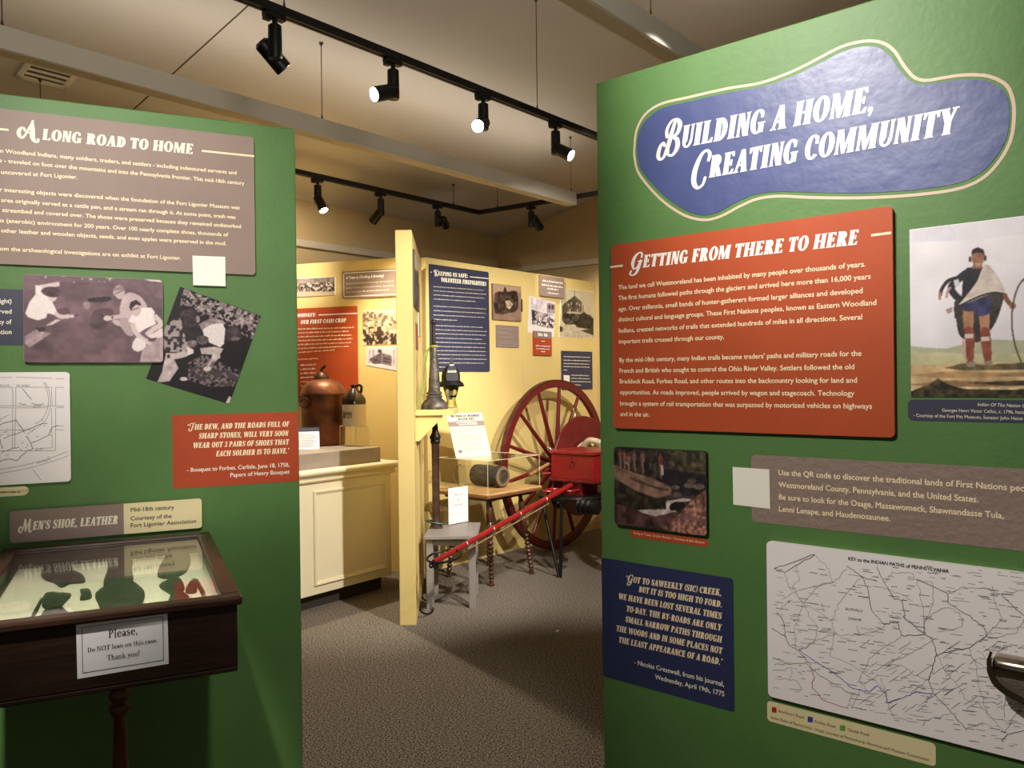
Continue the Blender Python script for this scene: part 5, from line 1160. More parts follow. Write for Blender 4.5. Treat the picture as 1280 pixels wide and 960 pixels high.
leather('flared sole piece at the front left of the case', [(355, 610), (400, 590), (470, 595), (570, 605), (500, 690), (500, 735), (560, 775), (440, 790), (330, 795), (350, 755), (380, 730), (335, 690)], s2_, o2, .012)
leather('narrow leather strip left of the flared sole piece', [(330, 630), (345, 640), (315, 705), (280, 770), (250, 776), (270, 735), (300, 680)], s2_, o2, .006)
leather('tiny square scrap of leather between the larger pieces', [(640, 567), (710, 562), (735, 605), (720, 635), (640, 645), (652, 600)], s2_, o2, .008)
leather('tall pinched shoe upper at the back centre of the case', [(362, 272), (400, 264), (440, 277), (437, 300), (444, 330), (432, 348), (400, 355), (350, 363), (347, 340), (358, 310)], s1_, o1, .02)
leather('broad rounded shoe sole at the front centre of the case', [(320, 385), (370, 364), (400, 357), (440, 349), (480, 378), (476, 410), (458, 425), (400, 436), (345, 440), (325, 410)], s1_, o1, .02)
leather('rounded leather piece with a knotted top at the back right of the case', [(525, 318), (536, 292), (560, 257), (600, 242), (632, 258), (633, 285), (615, 313), (570, 330), (535, 328)], s1_, o1, .022)
leather('waisted sole piece at the front right of the case', [(530, 356), (575, 332), (600, 332), (616, 365), (600, 383), (636, 402), (600, 407), (560, 411), (572, 387)], s1_, o1, .012)
leather('small triangular leather scrap beside the curled strap', [(620, 362), (638, 338), (652, 350), (655, 376), (622, 379)], s1_, o1, .008)
leather('curled leather strap at the right end of the case', [(643, 332), (658, 336), (672, 356), (686, 386), (674, 390), (664, 370), (652, 352)], s1_, o1, .008)
# the paper notice taped on the front
PF = Plane(PL.pt(u, 0, 0.03 + CD - lip), 64.79)
B = Board(PF, 'paper_notice', 'white paper notice asking visitors not to lean, on the front of the wooden case', 'notice', mat('notice_paper', srgb(236, 234, 238), .6), 0.0008, quad=[(94.9, 781), (209.3, 764.3), (211, 829.7), (96.8, 848.8)], part='sheet')
z = Z(0, 600, 2.6667)
for a, b in (((273, 492), (543, 455)), ((543, 455), (545, 600)), ((545, 600), (276, 643)), ((276, 643), (273, 492))): B.line('border', [z(*a), z(*b)], .0012, I_black)
for t, a, b, c in (('Please,', (362, 526), (458, 513), 10.5), ('Do NOT lean on this case.', (292, 574), (525, 540), 5.6), ('Thank you!', (357, 601), (465, 585), 6.6)): B.serif('notice_text', t, z(*a), z(*b), c, I_black)
B.done()
# ------------------------------------------------------------------ counter with the copper still
M_ivory = mat('ivory_paint', srgb(234, 224, 192), 0.42, 0, 0.03, 3, 0.02, 60, 0.45)
M_kick = mat('dark_plinth', srgb(48, 42, 36), 0.8)
M_greyw = mat('grey_paint', srgb(148, 136, 126), 0.6, 0, 0.05, 8, 0.03, 60)
CT = 0.93
P2 = Vector((at_z(489.7, 718, 0.1).x, at_z(489.7, 718, 0.1).y, 0)); P1 = at_z(378, 748, 0.1); P1.z = 0
fd = (P2 - P1).normalized(); crz = math.atan2(fd.y, fd.x)
CL = (P2 - P1).length + 0.45; CDp = 0.72
ct = thing('display_counter', 'cream panelled counter with moulded top carrying the copper still', 'counter', P2, crz)
# local: x along the face (0 = far end, negative to the near end), y away behind the face
MB().box(-CL, 0, 0, CDp, 0.1, CT - 0.035).build('body', M_ivory, ct, bevel=0.003)
MB().box(-CL + 0.03, -0.05, 0.06, CDp - 0.03, 0, 0.1).build('plinth', M_kick, ct)
prof = [(0.0, CT - 0.09), (-0.016, CT - 0.086), (-0.024, CT - 0.076), (-0.024, CT - 0.066), (-0.016, CT - 0.056), (-0.03, CT - 0.05), (-0.03, CT - 0.043), (-0.046, CT - 0.038), (-0.056, CT - 0.026), (-0.056, CT - 0.012), (-0.046, CT)]
vs = []; fs = []; n = len(prof)
for y, z in prof: vs += [(-CL, y, z)]
for y, z in prof: vs += [(-y, y, z)]
for y, z in prof: vs += [(-y, CDp, z)]
for k in range(2):
    for i in range(n - 1): fs.append((k * n + i, (k + 1) * n + i, (k + 1) * n + i + 1, k * n + i + 1))
k = len(vs); vs += [(-CL, CDp, CT)]; fs.append((n - 1, 2 * n - 1, 3 * n - 1, k))
mesh_from('moulded_top', vs, fs, M_ivory, ct, True)
pl_ = (P2 - P1).length
def moulding(x0, x1, z0, z1):
    mb = MB(); w = 0.03
    for a, b in (((x0, z0), (x1, z0)), ((x1, z0), (x1, z1)), ((x1, z1), (x0, z1)), ((x0, z1), (x0, z0))):
        pass
    o = [(x0, z0), (x1, z0), (x1, z1), (x0, z1)]
    def ring(d): return [(x0 + d, z0 + d), (x1 - d, z0 + d), (x1 - d, z1 - d), (x0 + d, z1 - d)]
    lev = [(0, 0), (0, -.01), (.006, -.016), (.014, -.014), (.016, -.008), (.024, -.006), (.03, 0)]
    vs = []; fs = []
    for d, y in lev: vs += [(x, y, z) for x, z in ring(d)]
    for k in range(len(lev) - 1):
        for i in range(4): fs.append((k * 4 + i, k * 4 + (i + 1) % 4, (k + 1) * 4 + (i + 1) % 4, (k + 1) * 4 + i))
    return mesh_from('panel_moulding', vs, fs, M_ivory, ct)
PT = Plane(P2, math.degrees(math.atan2(fd.x, fd.y)))
ua, zb_ = PT.uz(392.5, 733); ub_, _ = PT.uz(482.5, 700); zt2 = PT.uz(392, 614)[1]
moulding(ua, ub_, PT.uz(392.5, 733)[1], zt2)
# grey riser on the counter
rz0 = CT
ra = P2 - fd * 0.067 + Vector((-fd.y, fd.x, 0)) * 0.03
rs = thing('display_riser', 'grey painted riser block on the cream counter under the copper still', 'riser', ra + Vector((0, 0, CT)), crz)
RH = 0.105
MB().box(-1.15, 0, 0, 0.66, 0, RH).build('block', M_greyw, rs, bevel=0.003)
RT = CT + RH
# copper still
M_copper = mat('aged_copper', srgb(118, 70, 44), 0.45, 0.55, 0.5, 7, 0.12, 20, 0.5, col2=srgb(70, 40, 26))
M_copper_d = mat('dark_copper', srgb(70, 46, 34), 0.45, 0.7)
f0 = at_z(405, 558, RT); sr = 27.5 * (f0.y + .15) / FPX
sc_ = Vector((0, 0, 0)); dcam = Vector((f0.x, f0.y, 0)).normalized(); sc_ = Vector((f0.x, f0.y, 0)) + dcam * sr; sc_.z = RT
k = sc_.y / FPX
st = thing('copper_still', 'old round copper still with domed lid and curled spout', 'still', sc_)
MB().lathe([(0, 0), (sr * .93, 0), (sr * .95, .01), (sr, 60 * k), (sr * 1.0, 62 * k)], 40).build('pot', M_copper, st, True)
MB().lathe([(sr * 1.03, 61 * k), (sr * 1.05, 63 * k), (sr * 1.03, 65 * k), (sr * .98, 68 * k), (sr * .9, 73 * k), (sr * .72, 78 * k), (sr * .45, 81 * k), (sr * .3, 82 * k), (0, 82 * k)], 40).build('domed_lid', M_copper, st, True)
MB().lathe([(sr * .36, 81 * k), (sr * .34, 84 * k), (sr * .26, 88 * k), (sr * .14, 91 * k), (0, 92 * k)], 24, (-2 * k, 0, 0)).build('cap', M_copper_d, st, True)
MB().tube(catmull([(-2 * k, 0, 90 * k), (-1.5 * k, 0, 94 * k), (0.5 * k, 0, 97 * k), (3.2 * k, 0, 98.5 * k)], 5), [1.9 * k] * 11 + [2.0 * k] * 5, 10).build('spout', M_copper_d, st, True)
for sx in (-1, 1): MB().tube([(-2 * k + sx * 5 * k, 0, 83 * k), (-2 * k + sx * 9 * k, -.01, 85.5 * k)], 1.1 * k, 8).build('lug', M_copper_d, st, True)
ring = [(-16.5 * k + 5.5 * k * math.cos(t * math.pi / 12), -sr * .86 - .012, 53 * k + 5.5 * k * math.sin(t * math.pi / 12)) for t in range(24)]
MB().tube(ring, .008, 8, True).build('ring_handle', M_copper_d, st, True)
MB().tube([(-26 * k, -sr * .6, 61 * k), (-17 * k, -sr * .9, 60 * k)], .009, 8).build('handle_rod', M_copper_d, st, True)
# acrylic riser with the jug
e0 = at_z(441, 558.7, RT); e0.z = 0
ac = thing('acrylic_riser', 'clear acrylic cube riser under the stoneware jug', 'riser', e0 + Vector((0, 0, RT)), A_RZ)
AS, AH = 0.15, 0.148
def clear_box(root, sx, sy, h, t=0.004, top=True, edge=0.0035, bottom=False):
    for nm, q in (('front_pane', (0, sx, 0, t)), ('back_pane', (0, sx, sy - t, sy)), ('side_pane', (0, t, t, sy - t)), ('side_pane', (sx - t, sx, t, sy - t))): MB().box(*q, 0, h - t).build(nm, M_acrylic, root)
    if top: MB().box(0, sx, 0, sy, h - t, h).build('top_pane', M_acrylic, root)
    mb = MB()
    for x, y in ((0, 0), (sx, 0), (sx, sy), (0, sy)): mb.tube([(x, y, 0), (x, y, h)], edge / 2, 6)
    c = [(0, 0, h), (sx, 0, h), (sx, sy, h), (0, sy, h)]
    for i in range(4): mb.tube([c[i], c[(i + 1) % 4]], edge / 2, 6)
    mb.build('polished_edges', M_acr_edge, root)
clear_box(ac, AS, AS, AH)
jc = e0 + AV * (AS / 2) + MV * (AS / 2); jk = jc.y / FPX
jg = thing('stoneware_jug', 'two-tone stoneware jug, dark brown shoulder over pale base, on the acrylic cube', 'jug', jc + Vector((0, 0, RT + AH)))
M_stone = mat('pale_stoneware', srgb(206, 192, 166), 0.4, 0, .04, 12); M_brown = mat('brown_glaze', srgb(34, 20, 14), 0.18, 0, spec=0.7)
MB().lathe([(0, 0), (14.2 * jk, 0), (14.6 * jk, 1 * jk), (14.6 * jk, 27 * jk)], 36).build('pale_base', M_stone, jg, True)
MB().lathe([(14.7 * jk, 27 * jk), (14.7 * jk, 32 * jk), (13.6 * jk, 35.5 * jk), (9.5 * jk, 41 * jk), (5.0 * jk, 46 * jk), (3.2 * jk, 48 * jk), (3.2 * jk, 49 * jk), (4.0 * jk, 49.5 * jk), (4.0 * jk, 51 * jk), (3 * jk, 51.5 * jk), (0, 51 * jk)], 36).build('dark_shoulder', M_brown, jg, True)
MB().tube(catmull([(3.2 * jk, 0, 49 * jk), (6.5 * jk, 0, 51 * jk), (9.5 * jk, 0, 49 * jk), (9.5 * jk, 0, 44.5 * jk), (8.8 * jk, 0, 41.5 * jk)], 5), 1.7 * jk, 10).build('handle', M_brown, jg, True)
# stamped label on the curved front: a framed box with two rows of strokes
def on_jug(a, z): r_ = 14.6 * jk + .0008; return (r_ * math.sin(a), -r_ * math.cos(a), z)
mb = MB(); a0, a1, z0_, z1_ = -.98, -.02, 10.5 * jk, 17.5 * jk; th = .012
def strip(aa, ab, za, zb, m_=mb, n=8):
    for i in range(n):
        x, y = aa + (ab - aa) * i / n, aa + (ab - aa) * (i + 1) / n; m_.add([on_jug(x, za), on_jug(y, za), on_jug(y, zb), on_jug(x, zb)], [(0, 1, 2, 3)])
e = .7 * jk
strip(a0, a1, z0_, z0_ + e); strip(a0, a1, z1_ - e, z1_); strip(a0, a0 + .06, z0_, z1_, n=1); strip(a1 - .06, a1, z0_, z1_, n=1)
for i in range(7): strip(a0 + .1 + .11 * i, a0 + .19 + .11 * i, z0_ + 4 * jk, z0_ + 5.5 * jk, n=1)
for i in (0, 1, 2, 5): strip(a0 + .1 + .11 * i, a0 + .19 + .11 * i, z0_ + 1.5 * jk, z0_ + 3 * jk, n=1)
mb.build('stamped_label', I_black, jg)
# small slanted card
c0 = at_z(384, 562, RT)
cd_ = thing('label_card', 'white label card with a blue header leaning in front of the copper still', 'label', Vector((c0.x, c0.y, RT)), math.atan2(-.1, 1) + 0.35)
def lean(mb, ang): return mb.xf(Matrix.Rotation(-ang, 4, 'X'))
lean(MB().box(-.085, .085, 0, .002, .002, .165), .42).build('card', M_paper, cd_); lean(MB().box(-.085, .085, -.0008, 0, .135, .165), .42).build('header', M_navy_w, cd_)
mb = MB()
for i in range(9): mb.box(-.072, .066 - (i % 3) * .012, -.0008, 0, .02 + i * .0115, .0235 + i * .0115)
lean(mb, .42).build('print_lines', I_grey, cd_)
lean(MB().box(-.09, .09, .002, .005, 0, .18), .42).build('acrylic_back', M_acrylic, cd_); MB().box(-.09, .09, -.03, .09, 0, .003).build('acrylic_foot', M_acrylic, cd_)

# ------------------------------------------------------------------ shelf, nozzle, rope, glass head and helmet
SZ = 1.322
def cface(y): return CX1 + dx * (y - CY) / ln
sy0, sy1 = 5.13, 5.62
sh = thing('wall_shelf', 'small yellow bracketed shelf on the middle partition holding the big nozzle', 'shelf', (cface(5.4), 5.4, SZ))
MB().hexa([(cface(sy0) - cface(5.4), sy0 - 5.4, -.036), (.262, sy0 - 5.4, -.036), (.262, sy1 - 5.4, -.036), (cface(sy1) - cface(5.4), sy1 - 5.4, -.036), (cface(sy0) - cface(5.4), sy0 - 5.4, 0), (.262, sy0 - 5.4, 0), (.262, sy1 - 5.4, 0), (cface(sy1) - cface(5.4), sy1 - 5.4, 0)]).build('board', M_yellow, sh, bevel=.003)
for y in (sy0 + .02, sy1 - .06):
    xo = cface(y) - cface(5.4)
    MB().prism_xz([(xo, -.036), (xo + .17, -.036), (xo + .17, -.05), (xo + .02, -.2), (xo, -.2)], y - 5.4, y - 5.4 + .035).build('bracket', M_yellow, sh)
M_pewter = mat('tarnished_metal', srgb(92, 85, 77), 0.48, 0.4, 0.65, 22, 0.5, 40, 0.5)
M_bronze = mat('tarnished_bronze', srgb(84, 62, 50), 0.42, 0.55, 0.45, 14, 0.1, 30, 0.5)
M_patina = mat('green_patina', srgb(66, 84, 70), 0.5, 0.5, .4, 18)
nz = at_z(543.2, 511.5, SZ); nzk = nz.y / FPX / 6.4
no = thing('fire_nozzle', 'tall tapering tarnished fire nozzle standing on the yellow shelf', 'nozzle', Vector((nz.x, nz.y, SZ)))
S = lambda pts: [(r_ * nzk, h_ * nzk) for r_, h_ in pts]
MB().lathe(S([(0, 0), (104, 0), (108, 6), (106, 30), (96, 52), (76, 72), (62, 84), (58, 92), (64, 98), (64, 106), (56, 112), (52, 116), (62, 120), (62, 134), (50, 142), (49, 150)]), 36).build('base_coupling', M_pewter, no, True)
MB().lathe(S([(48, 148), (44, 240), (38, 330), (30, 420), (24, 500), (22, 506)]), 30).build('barrel', M_pewter, no, True)
MB().lathe(S([(22, 504), (28, 508), (29, 518), (22, 524), (17, 528), (15, 600), (13, 676), (18, 682), (22, 694), (20, 708), (12, 718), (0, 716)]), 28).build('tip', mat('dark_iron', srgb(52, 46, 42), .4, .6), no, True)
# cord
M_cord = mat('green_cord', srgb(150, 152, 84), 0.9, 0, .35, 120)
cr = thing('cord', 'coiled pale green cord hanging beside the big nozzle on the shelf', 'cord', no.location)
cpts = []
mb = MB()
for j, (dx_, sw) in enumerate(((-6, 0), (-14, 6), (-22, -4), (-30, 3))):
    mb.tube(catmull([((-24 + dx_ * .2) * nzk, 10 * nzk, 500 * nzk), ((-46 + dx_) * nzk, -14 * nzk, 430 * nzk), ((-62 + dx_ + sw) * nzk, -30 * nzk, 280 * nzk), ((-78 + dx_) * nzk, -48 * nzk, 130 * nzk), ((-100 + dx_ - sw) * nzk, -66 * nzk, 40 * nzk), ((-112 + dx_) * nzk, -70 * nzk, 4 * nzk)], 6), 4.5 * nzk, 7)
mb.build('strand', M_cord, cr, True)
tb = MB()
for j in range(3): tb.tube([(nzk * (24 + 5) * math.cos(t * math.pi / 9), nzk * 29 * math.sin(t * math.pi / 9), nzk * (496 + 7 * j)) for t in range(18)], 4 * nzk, 7, True)
tb.build('loop', M_cord, cr, True)
# glass head and helmet
M_gh = bpy.data.materials.new('green_glass'); M_gh.use_nodes = True
_n = M_gh.node_tree; _g = _n.nodes.new('ShaderNodeBsdfGlass'); _g.inputs['Color'].default_value = (.9, .93, .74, 1); _g.inputs['IOR'].default_value = 1.4; _g.inputs['Roughness'].default_value = .03
_n.links.new(_g.outputs[0], _n.nodes['Material Output'].inputs[0])
hd_ = at_y(564, 510.4, 5.5); hk = hd_.y / FPX
gh = thing('glass_head', 'greenish clear glass mannequin head under the black helmet', 'mannequin head', Vector((hd_.x, hd_.y, SZ)), 0.12)
# face looks along local -y; a smooth shell from crown to neck
rings = [(0, 7.8, 6.2, 0.5), (2, 7.4, 5.8, .5), (6, 6.2, 5.6, .6), (10, 5.6, 5.6, .4), (13, 6.2, 6.8, -.6), (16, 7.4, 8.4, -1.0), (20, 8.4, 9.6, -.6), (25, 9.2, 10.4, 0), (31, 9.6, 11.0, .5), (37, 9.2, 10.6, .8), (42, 7.6, 9.0, 1), (45.5, 5.0, 6.2, 1), (47.5, 1.8, 2.4, 1)]
vs = []; fs = []; n = 28
for h_, rx, ry, cy_ in rings:
    for j in range(n):
        t = 2 * math.pi * j / n; f = max(0, -math.sin(t)) ** 10
        nose = f * {16: .7, 20: 1.0, 25: 2.6, 31: .8}.get(h_, 0); ear = (abs(math.cos(t)) ** 14) * {25: 1.0, 31: 1.2}.get(h_, 0); eye = -(max(0, -math.sin(t)) ** 3) * abs(math.cos(t)) * {31: 1.6}.get(h_, 0)
        vs.append(((rx + ear) * math.cos(t) * hk, ((ry + nose + eye) * math.sin(t) + cy_) * hk, h_ * hk))
for i in range(len(rings) - 1):
    for j in range(n): fs.append((i * n + j, i * n + (j + 1) % n, (i + 1) * n + (j + 1) % n, (i + 1) * n + j))
fs.append(tuple(range(n - 1, -1, -1))); fs.append(tuple((len(rings) - 1) * n + j for j in range(n)))
o = mesh_from('head', vs, fs, M_gh, gh, True); sm = o.modifiers.new('smooth', 'SUBSURF'); sm.levels = 1; sm.render_levels = 1
hp = at_y(565, 481, hd_.y)
hl = thing('fire_helmet', 'black leather fire helmet with a tall front peak, on the glass head', 'helmet', Vector((hd_.x, hd_.y, SZ + 32 * hk)), 0.2)
M_hel = mat('black_leather', srgb(19, 17, 15), 0.5, 0, .3, 30, .15, 60, .3)
vs = []; fs = []; n = 32
prof = [(20, -3.2), (17.5, -.6), (14.6, 1.2), (13.4, 2.4), (13.2, 7), (12.4, 12), (10.4, 16.5), (6.4, 20), (2, 21.6)]
for k_, (r_, h_) in enumerate(prof):
    for j in range(n):
        t = 2 * math.pi * j / n; back = max(0, math.sin(t)); out = 1 + (.42 * back ** 2 if k_ < 2 else 0) - (.12 * max(0, -math.sin(t)) if k_ < 2 else 0)
        rib = 1 + (.04 * abs(math.cos(4 * t)) if 3 < k_ < 8 else 0)
        vs.append((r_ * math.cos(t) * out * .86 * rib * hk, r_ * math.sin(t) * out * rib * hk, (h_ - (2.4 * back ** 2 if k_ < 2 else 0) - (2.0 * abs(math.cos(t)) if k_ < 1 else 0)) * hk))
for i in range(len(prof) - 1):
    for j in range(n): fs.append((i * n + j, i * n + (j + 1) % n, (i + 1) * n + (j + 1) % n, (i + 1) * n + j))
fs.append(tuple((len(prof) - 1) * n + j for j in range(n)))
mesh_from('shell', vs, fs, M_hel, hl, True)
sd = [(-7.2, 0), (7.2, 0), (7.6, 8), (6, 14), (3.2, 20), (1.4, 26), (0, 33), (-1.4, 26), (-3.2, 20), (-6, 14), (-7.6, 8)]
mb = MB().prism_xz([(x * hk, z_ * hk) for x, z_ in sd], -.004, .004); M_ = Matrix.Translation((0, -14.6 * hk, 1.6 * hk)) @ Matrix.Rotation(math.radians(-10), 4, 'X'); mb.xf(M_); fs_ = mb.build('front_shield', M_hel, hl)
mb = MB()
for i in range(4): mb.box((-5.2 + i * 2.8) * hk, (-3.6 + i * 2.8) * hk, -.006, -.004, (10.5) * hk, 13 * hk)
for i in range(3): mb.box((-2.6 + i * 1.9) * hk, (-1.4 + i * 1.9) * hk, -.006, -.004, 19 * hk, 20.6 * hk)
mb.xf(M_).build('shield_marks', I_ivory, fs_)
MB().tube([(-.6 * hk, -10.5 * hk, 27 * hk), (0, -5 * hk, 20.5 * hk)], .004, 8).build('peak_stay', M_hel, hl, True)

# ------------------------------------------------------------------ grey stool with the tall nozzle and the framed notice
stl = thing('stool', 'small grey painted wooden stool beside the middle partition', 'stool', (-0.42, 5.52, 0))
M_gst = mat('grey_stool_paint', srgb(136, 130, 124), 0.5, 0, .06, 10, .03, 60)
sx0, sx1, syA, syB, sz = -0.593 + .42, -0.238 + .42, 5.265 - 5.52, 5.775 - 5.52, 0.486
MB().hexa([(sx0, syA, sz - .022), (sx1, syA, sz - .022), (sx1 - .0, syB, sz - .022), (sx0, syB, sz - .022), (sx0, syA, sz), (sx1, syA, sz), (sx1, syB, sz), (sx0, syB, sz)]).build('seat', M_gst, stl, bevel=.003)
for x in (sx0 + .012, sx1 - .062):
    for y in (syA + .03, syB - .16): MB().box(x, x + .046, y, y + .05, 0, sz - .022).build('leg', M_gst, stl, bevel=.002)
MB().box(sx0 + .02, sx1 - .02, syA + .045, syA + .06, sz - .07, sz - .022).build('apron', M_gst, stl)
MB().box(sx0 + .02, sx1 - .02, syB - .14, syB - .125, sz - .07, sz - .022).build('apron', M_gst, stl)
tn = at_z(545.5, 660, sz); tk = tn.y / FPX / 5.333
tno = thing('fire_nozzle', 'slim bronze nozzle with a handled foot standing on the grey stool', 'nozzle', Vector((tn.x, tn.y, sz)))
S = lambda pts: [(r_ * tk, h_ * tk) for r_, h_ in pts]
MB().lathe(S([(0, 0), (36, 0), (38, 14), (34, 40), (28, 60), (26, 120), (25, 300), (26, 560), (28, 566)]), 24).build('tube', M_bronze, tno, True)
MB().lathe(S([(28, 562), (32, 566), (34, 580), (30, 590), (36, 596), (37, 612), (30, 622), (22, 640), (17, 690), (15, 700), (0, 700)]), 24).build('tip', mat('dark_bronze', srgb(50, 42, 36), .4, .6), tno, True)
lo = [(-6 * tk + 58 * tk * math.cos(t * math.pi / 12), -8 * tk + 30 * tk * math.sin(t * math.pi / 12), (40 - 10 * math.cos(t * math.pi / 12)) * tk) for t in range(24)]
MB().tube(lo, 7 * tk, 8, True).build('handle', M_patina, tno, True)
MB().box(-44 * tk, 44 * tk, -30 * tk, 30 * tk, 0, 10 * tk).build('foot', M_patina, tno, bevel=.003)
# framed notice
b0 = at_z(561, 657, sz); b1 = at_z(586.5, 652.2, sz); b1 = b0 + (b1 - b0).normalized() * min((b1 - b0).length, .19); d_ = (b1 - b0)
nt_ = thing('notice_stand', 'white please-look notice in a clear upright holder on the grey stool', 'notice', Vector(((b0.x + b1.x) / 2, (b0.y + b1.y) / 2, sz)), math.atan2(d_.y, d_.x))
w_ = d_.length / 2; h_ = .262
MB().box(-w_, w_, 0, .002, .006, h_).build('sheet', M_paper, nt_); MB().box(-w_ - .004, w_ + .004, -.003, -.001, 0, h_ + .005).build('front_pane', M_acrylic, nt_); MB().box(-w_ - .004, w_ + .004, .003, .005, 0, h_ + .005).build('back_pane', M_acrylic, nt_); MB().box(-w_ - .004, w_ + .004, -.03, .03, 0, .002).build('foot', M_acrylic, nt_)
def flat_text(root, text, x0, x1, z_, cap, m, y=-.0006, slant=.25):
    v, f = font_mesh(text); v = [(a + b * slant, b / FONT_CAP) for a, b in v]; xs = [a for a, b in v]; k_ = (x1 - x0) / (max(xs) - min(xs))
    return [((x0 + (a - min(xs)) * k_), y, z_ + b * cap) for a, b in v], f
V_, F_ = [], []
for t, a, b, z_ in (('Please Look', -.4, .42, .205), ('but', -.1, .14, .168), ("Don't Touch", -.46, .46, .132)):
    v, f = flat_text(nt_, t, a * w_, b * w_, z_, .0115, I_black); n0 = len(V_); V_ += v; F_ += [tuple(i + n0 for i in q) for q in f]
mesh_from('notice_text', V_, F_, mat('script_ink', srgb(70, 60, 80), .6), nt_)
MB().box(-w_ * .85, w_ * .8, -.0006, 0, .07, .0712).build('ruled_line', I_grey, nt_)

# ------------------------------------------------------------------ wooden table with the acrylic box, the log pipe and the card
M_oak = mat('golden_oak', srgb(204, 162, 108), 0.38, 0, .3, 7, .05, 40, .45, stretch=(1.2, 10, 10))
M_oak_d = mat('dark_turned_wood', srgb(74, 42, 26), 0.35, 0, .35, 12, .05, 40, .45, stretch=(8, 8, 1))
TBZ = 0.682; tc_ = Vector((-.171, 6.19, 0)) + MV * .02
tb_ = thing('side_table', 'small square oak table with four splayed bobbin-turned legs', 'table', tc_, A_RZ)
ta, tm = .315, .275
mb = MB().prism_xy(rrect(-ta, ta, -tm, tm, .012, 3), TBZ - .014, TBZ); mb.build('tabletop', M_oak, tb_, bevel=.004)
MB().prism_xy(rrect(-ta - .006, ta + .006, -tm - .006, tm + .006, .016, 3), TBZ - .036, TBZ - .014).build('moulded_edge', mat('dark_oak_edge', srgb(112, 74, 44), .36, 0, .3, 9, stretch=(1.2, 10, 10)), tb_, bevel=.008)
MB().prism_xy(rrect(-ta + .05, ta - .05, -tm + .05, tm - .05, .01, 3), TBZ - .06, TBZ - .036).build('apron', M_oak_d, tb_)
def bobbin(h, r):
    P = [(r * .95, 0), (r * 1.0, .01)]
    P += [(r * .6, .03 * h), (r * .75, .05 * h)]
    for i in range(9):
        z_ = (.07 + i * .048) * h; P += [(r * .55, z_), (r * .98, z_ + .024 * h)]
    P += [(r * .55, .51 * h), (r * .8, .53 * h), (r * .95, .6 * h), (r * 1.05, .66 * h), (r * .8, .7 * h), (r * .6, .72 * h), (r * .9, .74 * h), (r * 1.0, .83 * h), (r * .85, .9 * h), (r * .6, .93 * h), (r * .8, 1.0 * h)]
    return P
for sa in (-1, 1):
    for sm_ in (-1, 1):
        foot = Vector((sa * .235, sm_ * .225, 0)); top = Vector((sa * .175, sm_ * .16, TBZ - .05)); ax = top - foot
        MB().lathe(bobbin(ax.length, .024), 18, foot, ax).build('leg', M_oak_d, tb_, True)
bx = thing('acrylic_case', 'clear acrylic box cover on the oak table over the wooden pipe section', 'display case', tc_ + AV * (-ta + .015) + MV * (-tm + .015) + Vector((0, 0, TBZ)), A_RZ)
BXH = .24; clear_box(bx, 2 * ta - .03, 2 * tm - .03, BXH)
pc = at_z(611, 590, TBZ + .09); 
pp = thing('wooden_pipe', 'dark hollowed log section of old water pipe inside the acrylic box', 'pipe section', Vector((-.185, 6.25, TBZ)), A_RZ)
M_bark = mat('weathered_log', srgb(72, 66, 56), 0.85, 0, .5, 14, .6, 40, .2, stretch=(3, 1, 3)); M_endgrain = mat('cut_end', srgb(128, 106, 76), .8, 0, .35, 40)
rr = random.Random(3); pr = []
R_ = .082
for i in range(9):
    pr.append((R_ * (1 + rr.uniform(-.05, .05)), -.14 + i * .035))
# axis along local -y (towards the viewer's right-front)
MB().lathe([(R_ * .4, -.14)] + pr + [(R_ * .9, .146)], 26, (0, 0, R_ * 1.03), (0, -1, 0)).build('log', M_bark, pp, True)
mb = MB().lathe([(R_ * .95, .143), (R_ * .86, .15), (R_ * .66, .15), (R_ * .62, .13), (R_ * .6, .02)], 26, (0, 0, R_ * 1.03), (0, -1, 0)); mb.f = mb.f[:-2]; mb.build('bored_end', M_endgrain, pp, True)
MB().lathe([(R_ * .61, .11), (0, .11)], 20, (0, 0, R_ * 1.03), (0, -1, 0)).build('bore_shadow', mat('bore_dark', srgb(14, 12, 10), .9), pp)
wr = [(-.02 - .03 * math.sin(t), .17 + .05 * math.sin(t), .002 + .085 * (1 - math.cos(t))) for t in [i * math.pi / 12 for i in range(13)]]
wz = thing('wire_hoop', 'thin curved wire hoop beside the wooden pipe section', 'hoop', Vector((-.185, 6.25, TBZ)) , A_RZ)
MB().tube([(-.12 + x, y, z_) for x, y, z_ in wr], .0035, 8).build('wire', mat('rusty_wire', srgb(110, 86, 60), .6, .5), wz, True)
# card on top of the acrylic box
k0 = at_z(577, 573, TBZ + BXH); k1 = at_z(607.5, 568.8, TBZ + BXH)
kc = (k0 + k1) / 2
crd = thing('label_card', 'tall cream card about the wooden water pipe standing on the acrylic box', 'label', Vector((kc.x, kc.y, TBZ + BXH)), A_RZ * .62)
kw = (k1 - k0).length / 2; kh = .345
Lr = lambda mb: mb.xf(Matrix.Rotation(math.radians(-13), 4, 'X') @ Matrix.Identity(4))
LM = Matrix.Rotation(math.radians(-13), 4, 'X') @ Matrix(((1, 0, -.12, 0), (0, 1, 0, 0), (0, 0, 1, 0), (0, 0, 0, 1)))
def cardbox(x0, x1, y0, y1, z0, z1): return MB().box(x0, x1, y0, y1, z0, z1).xf(LM)
cardbox(-kw, kw, 0, .003, 0, kh).build('card', mat('cream_card', srgb(222, 212, 182), .5), crd)
cardbox(-kw, kw, -.001, 0, kh * .70, kh * .81).build('taupe_band', M_taupe, crd)
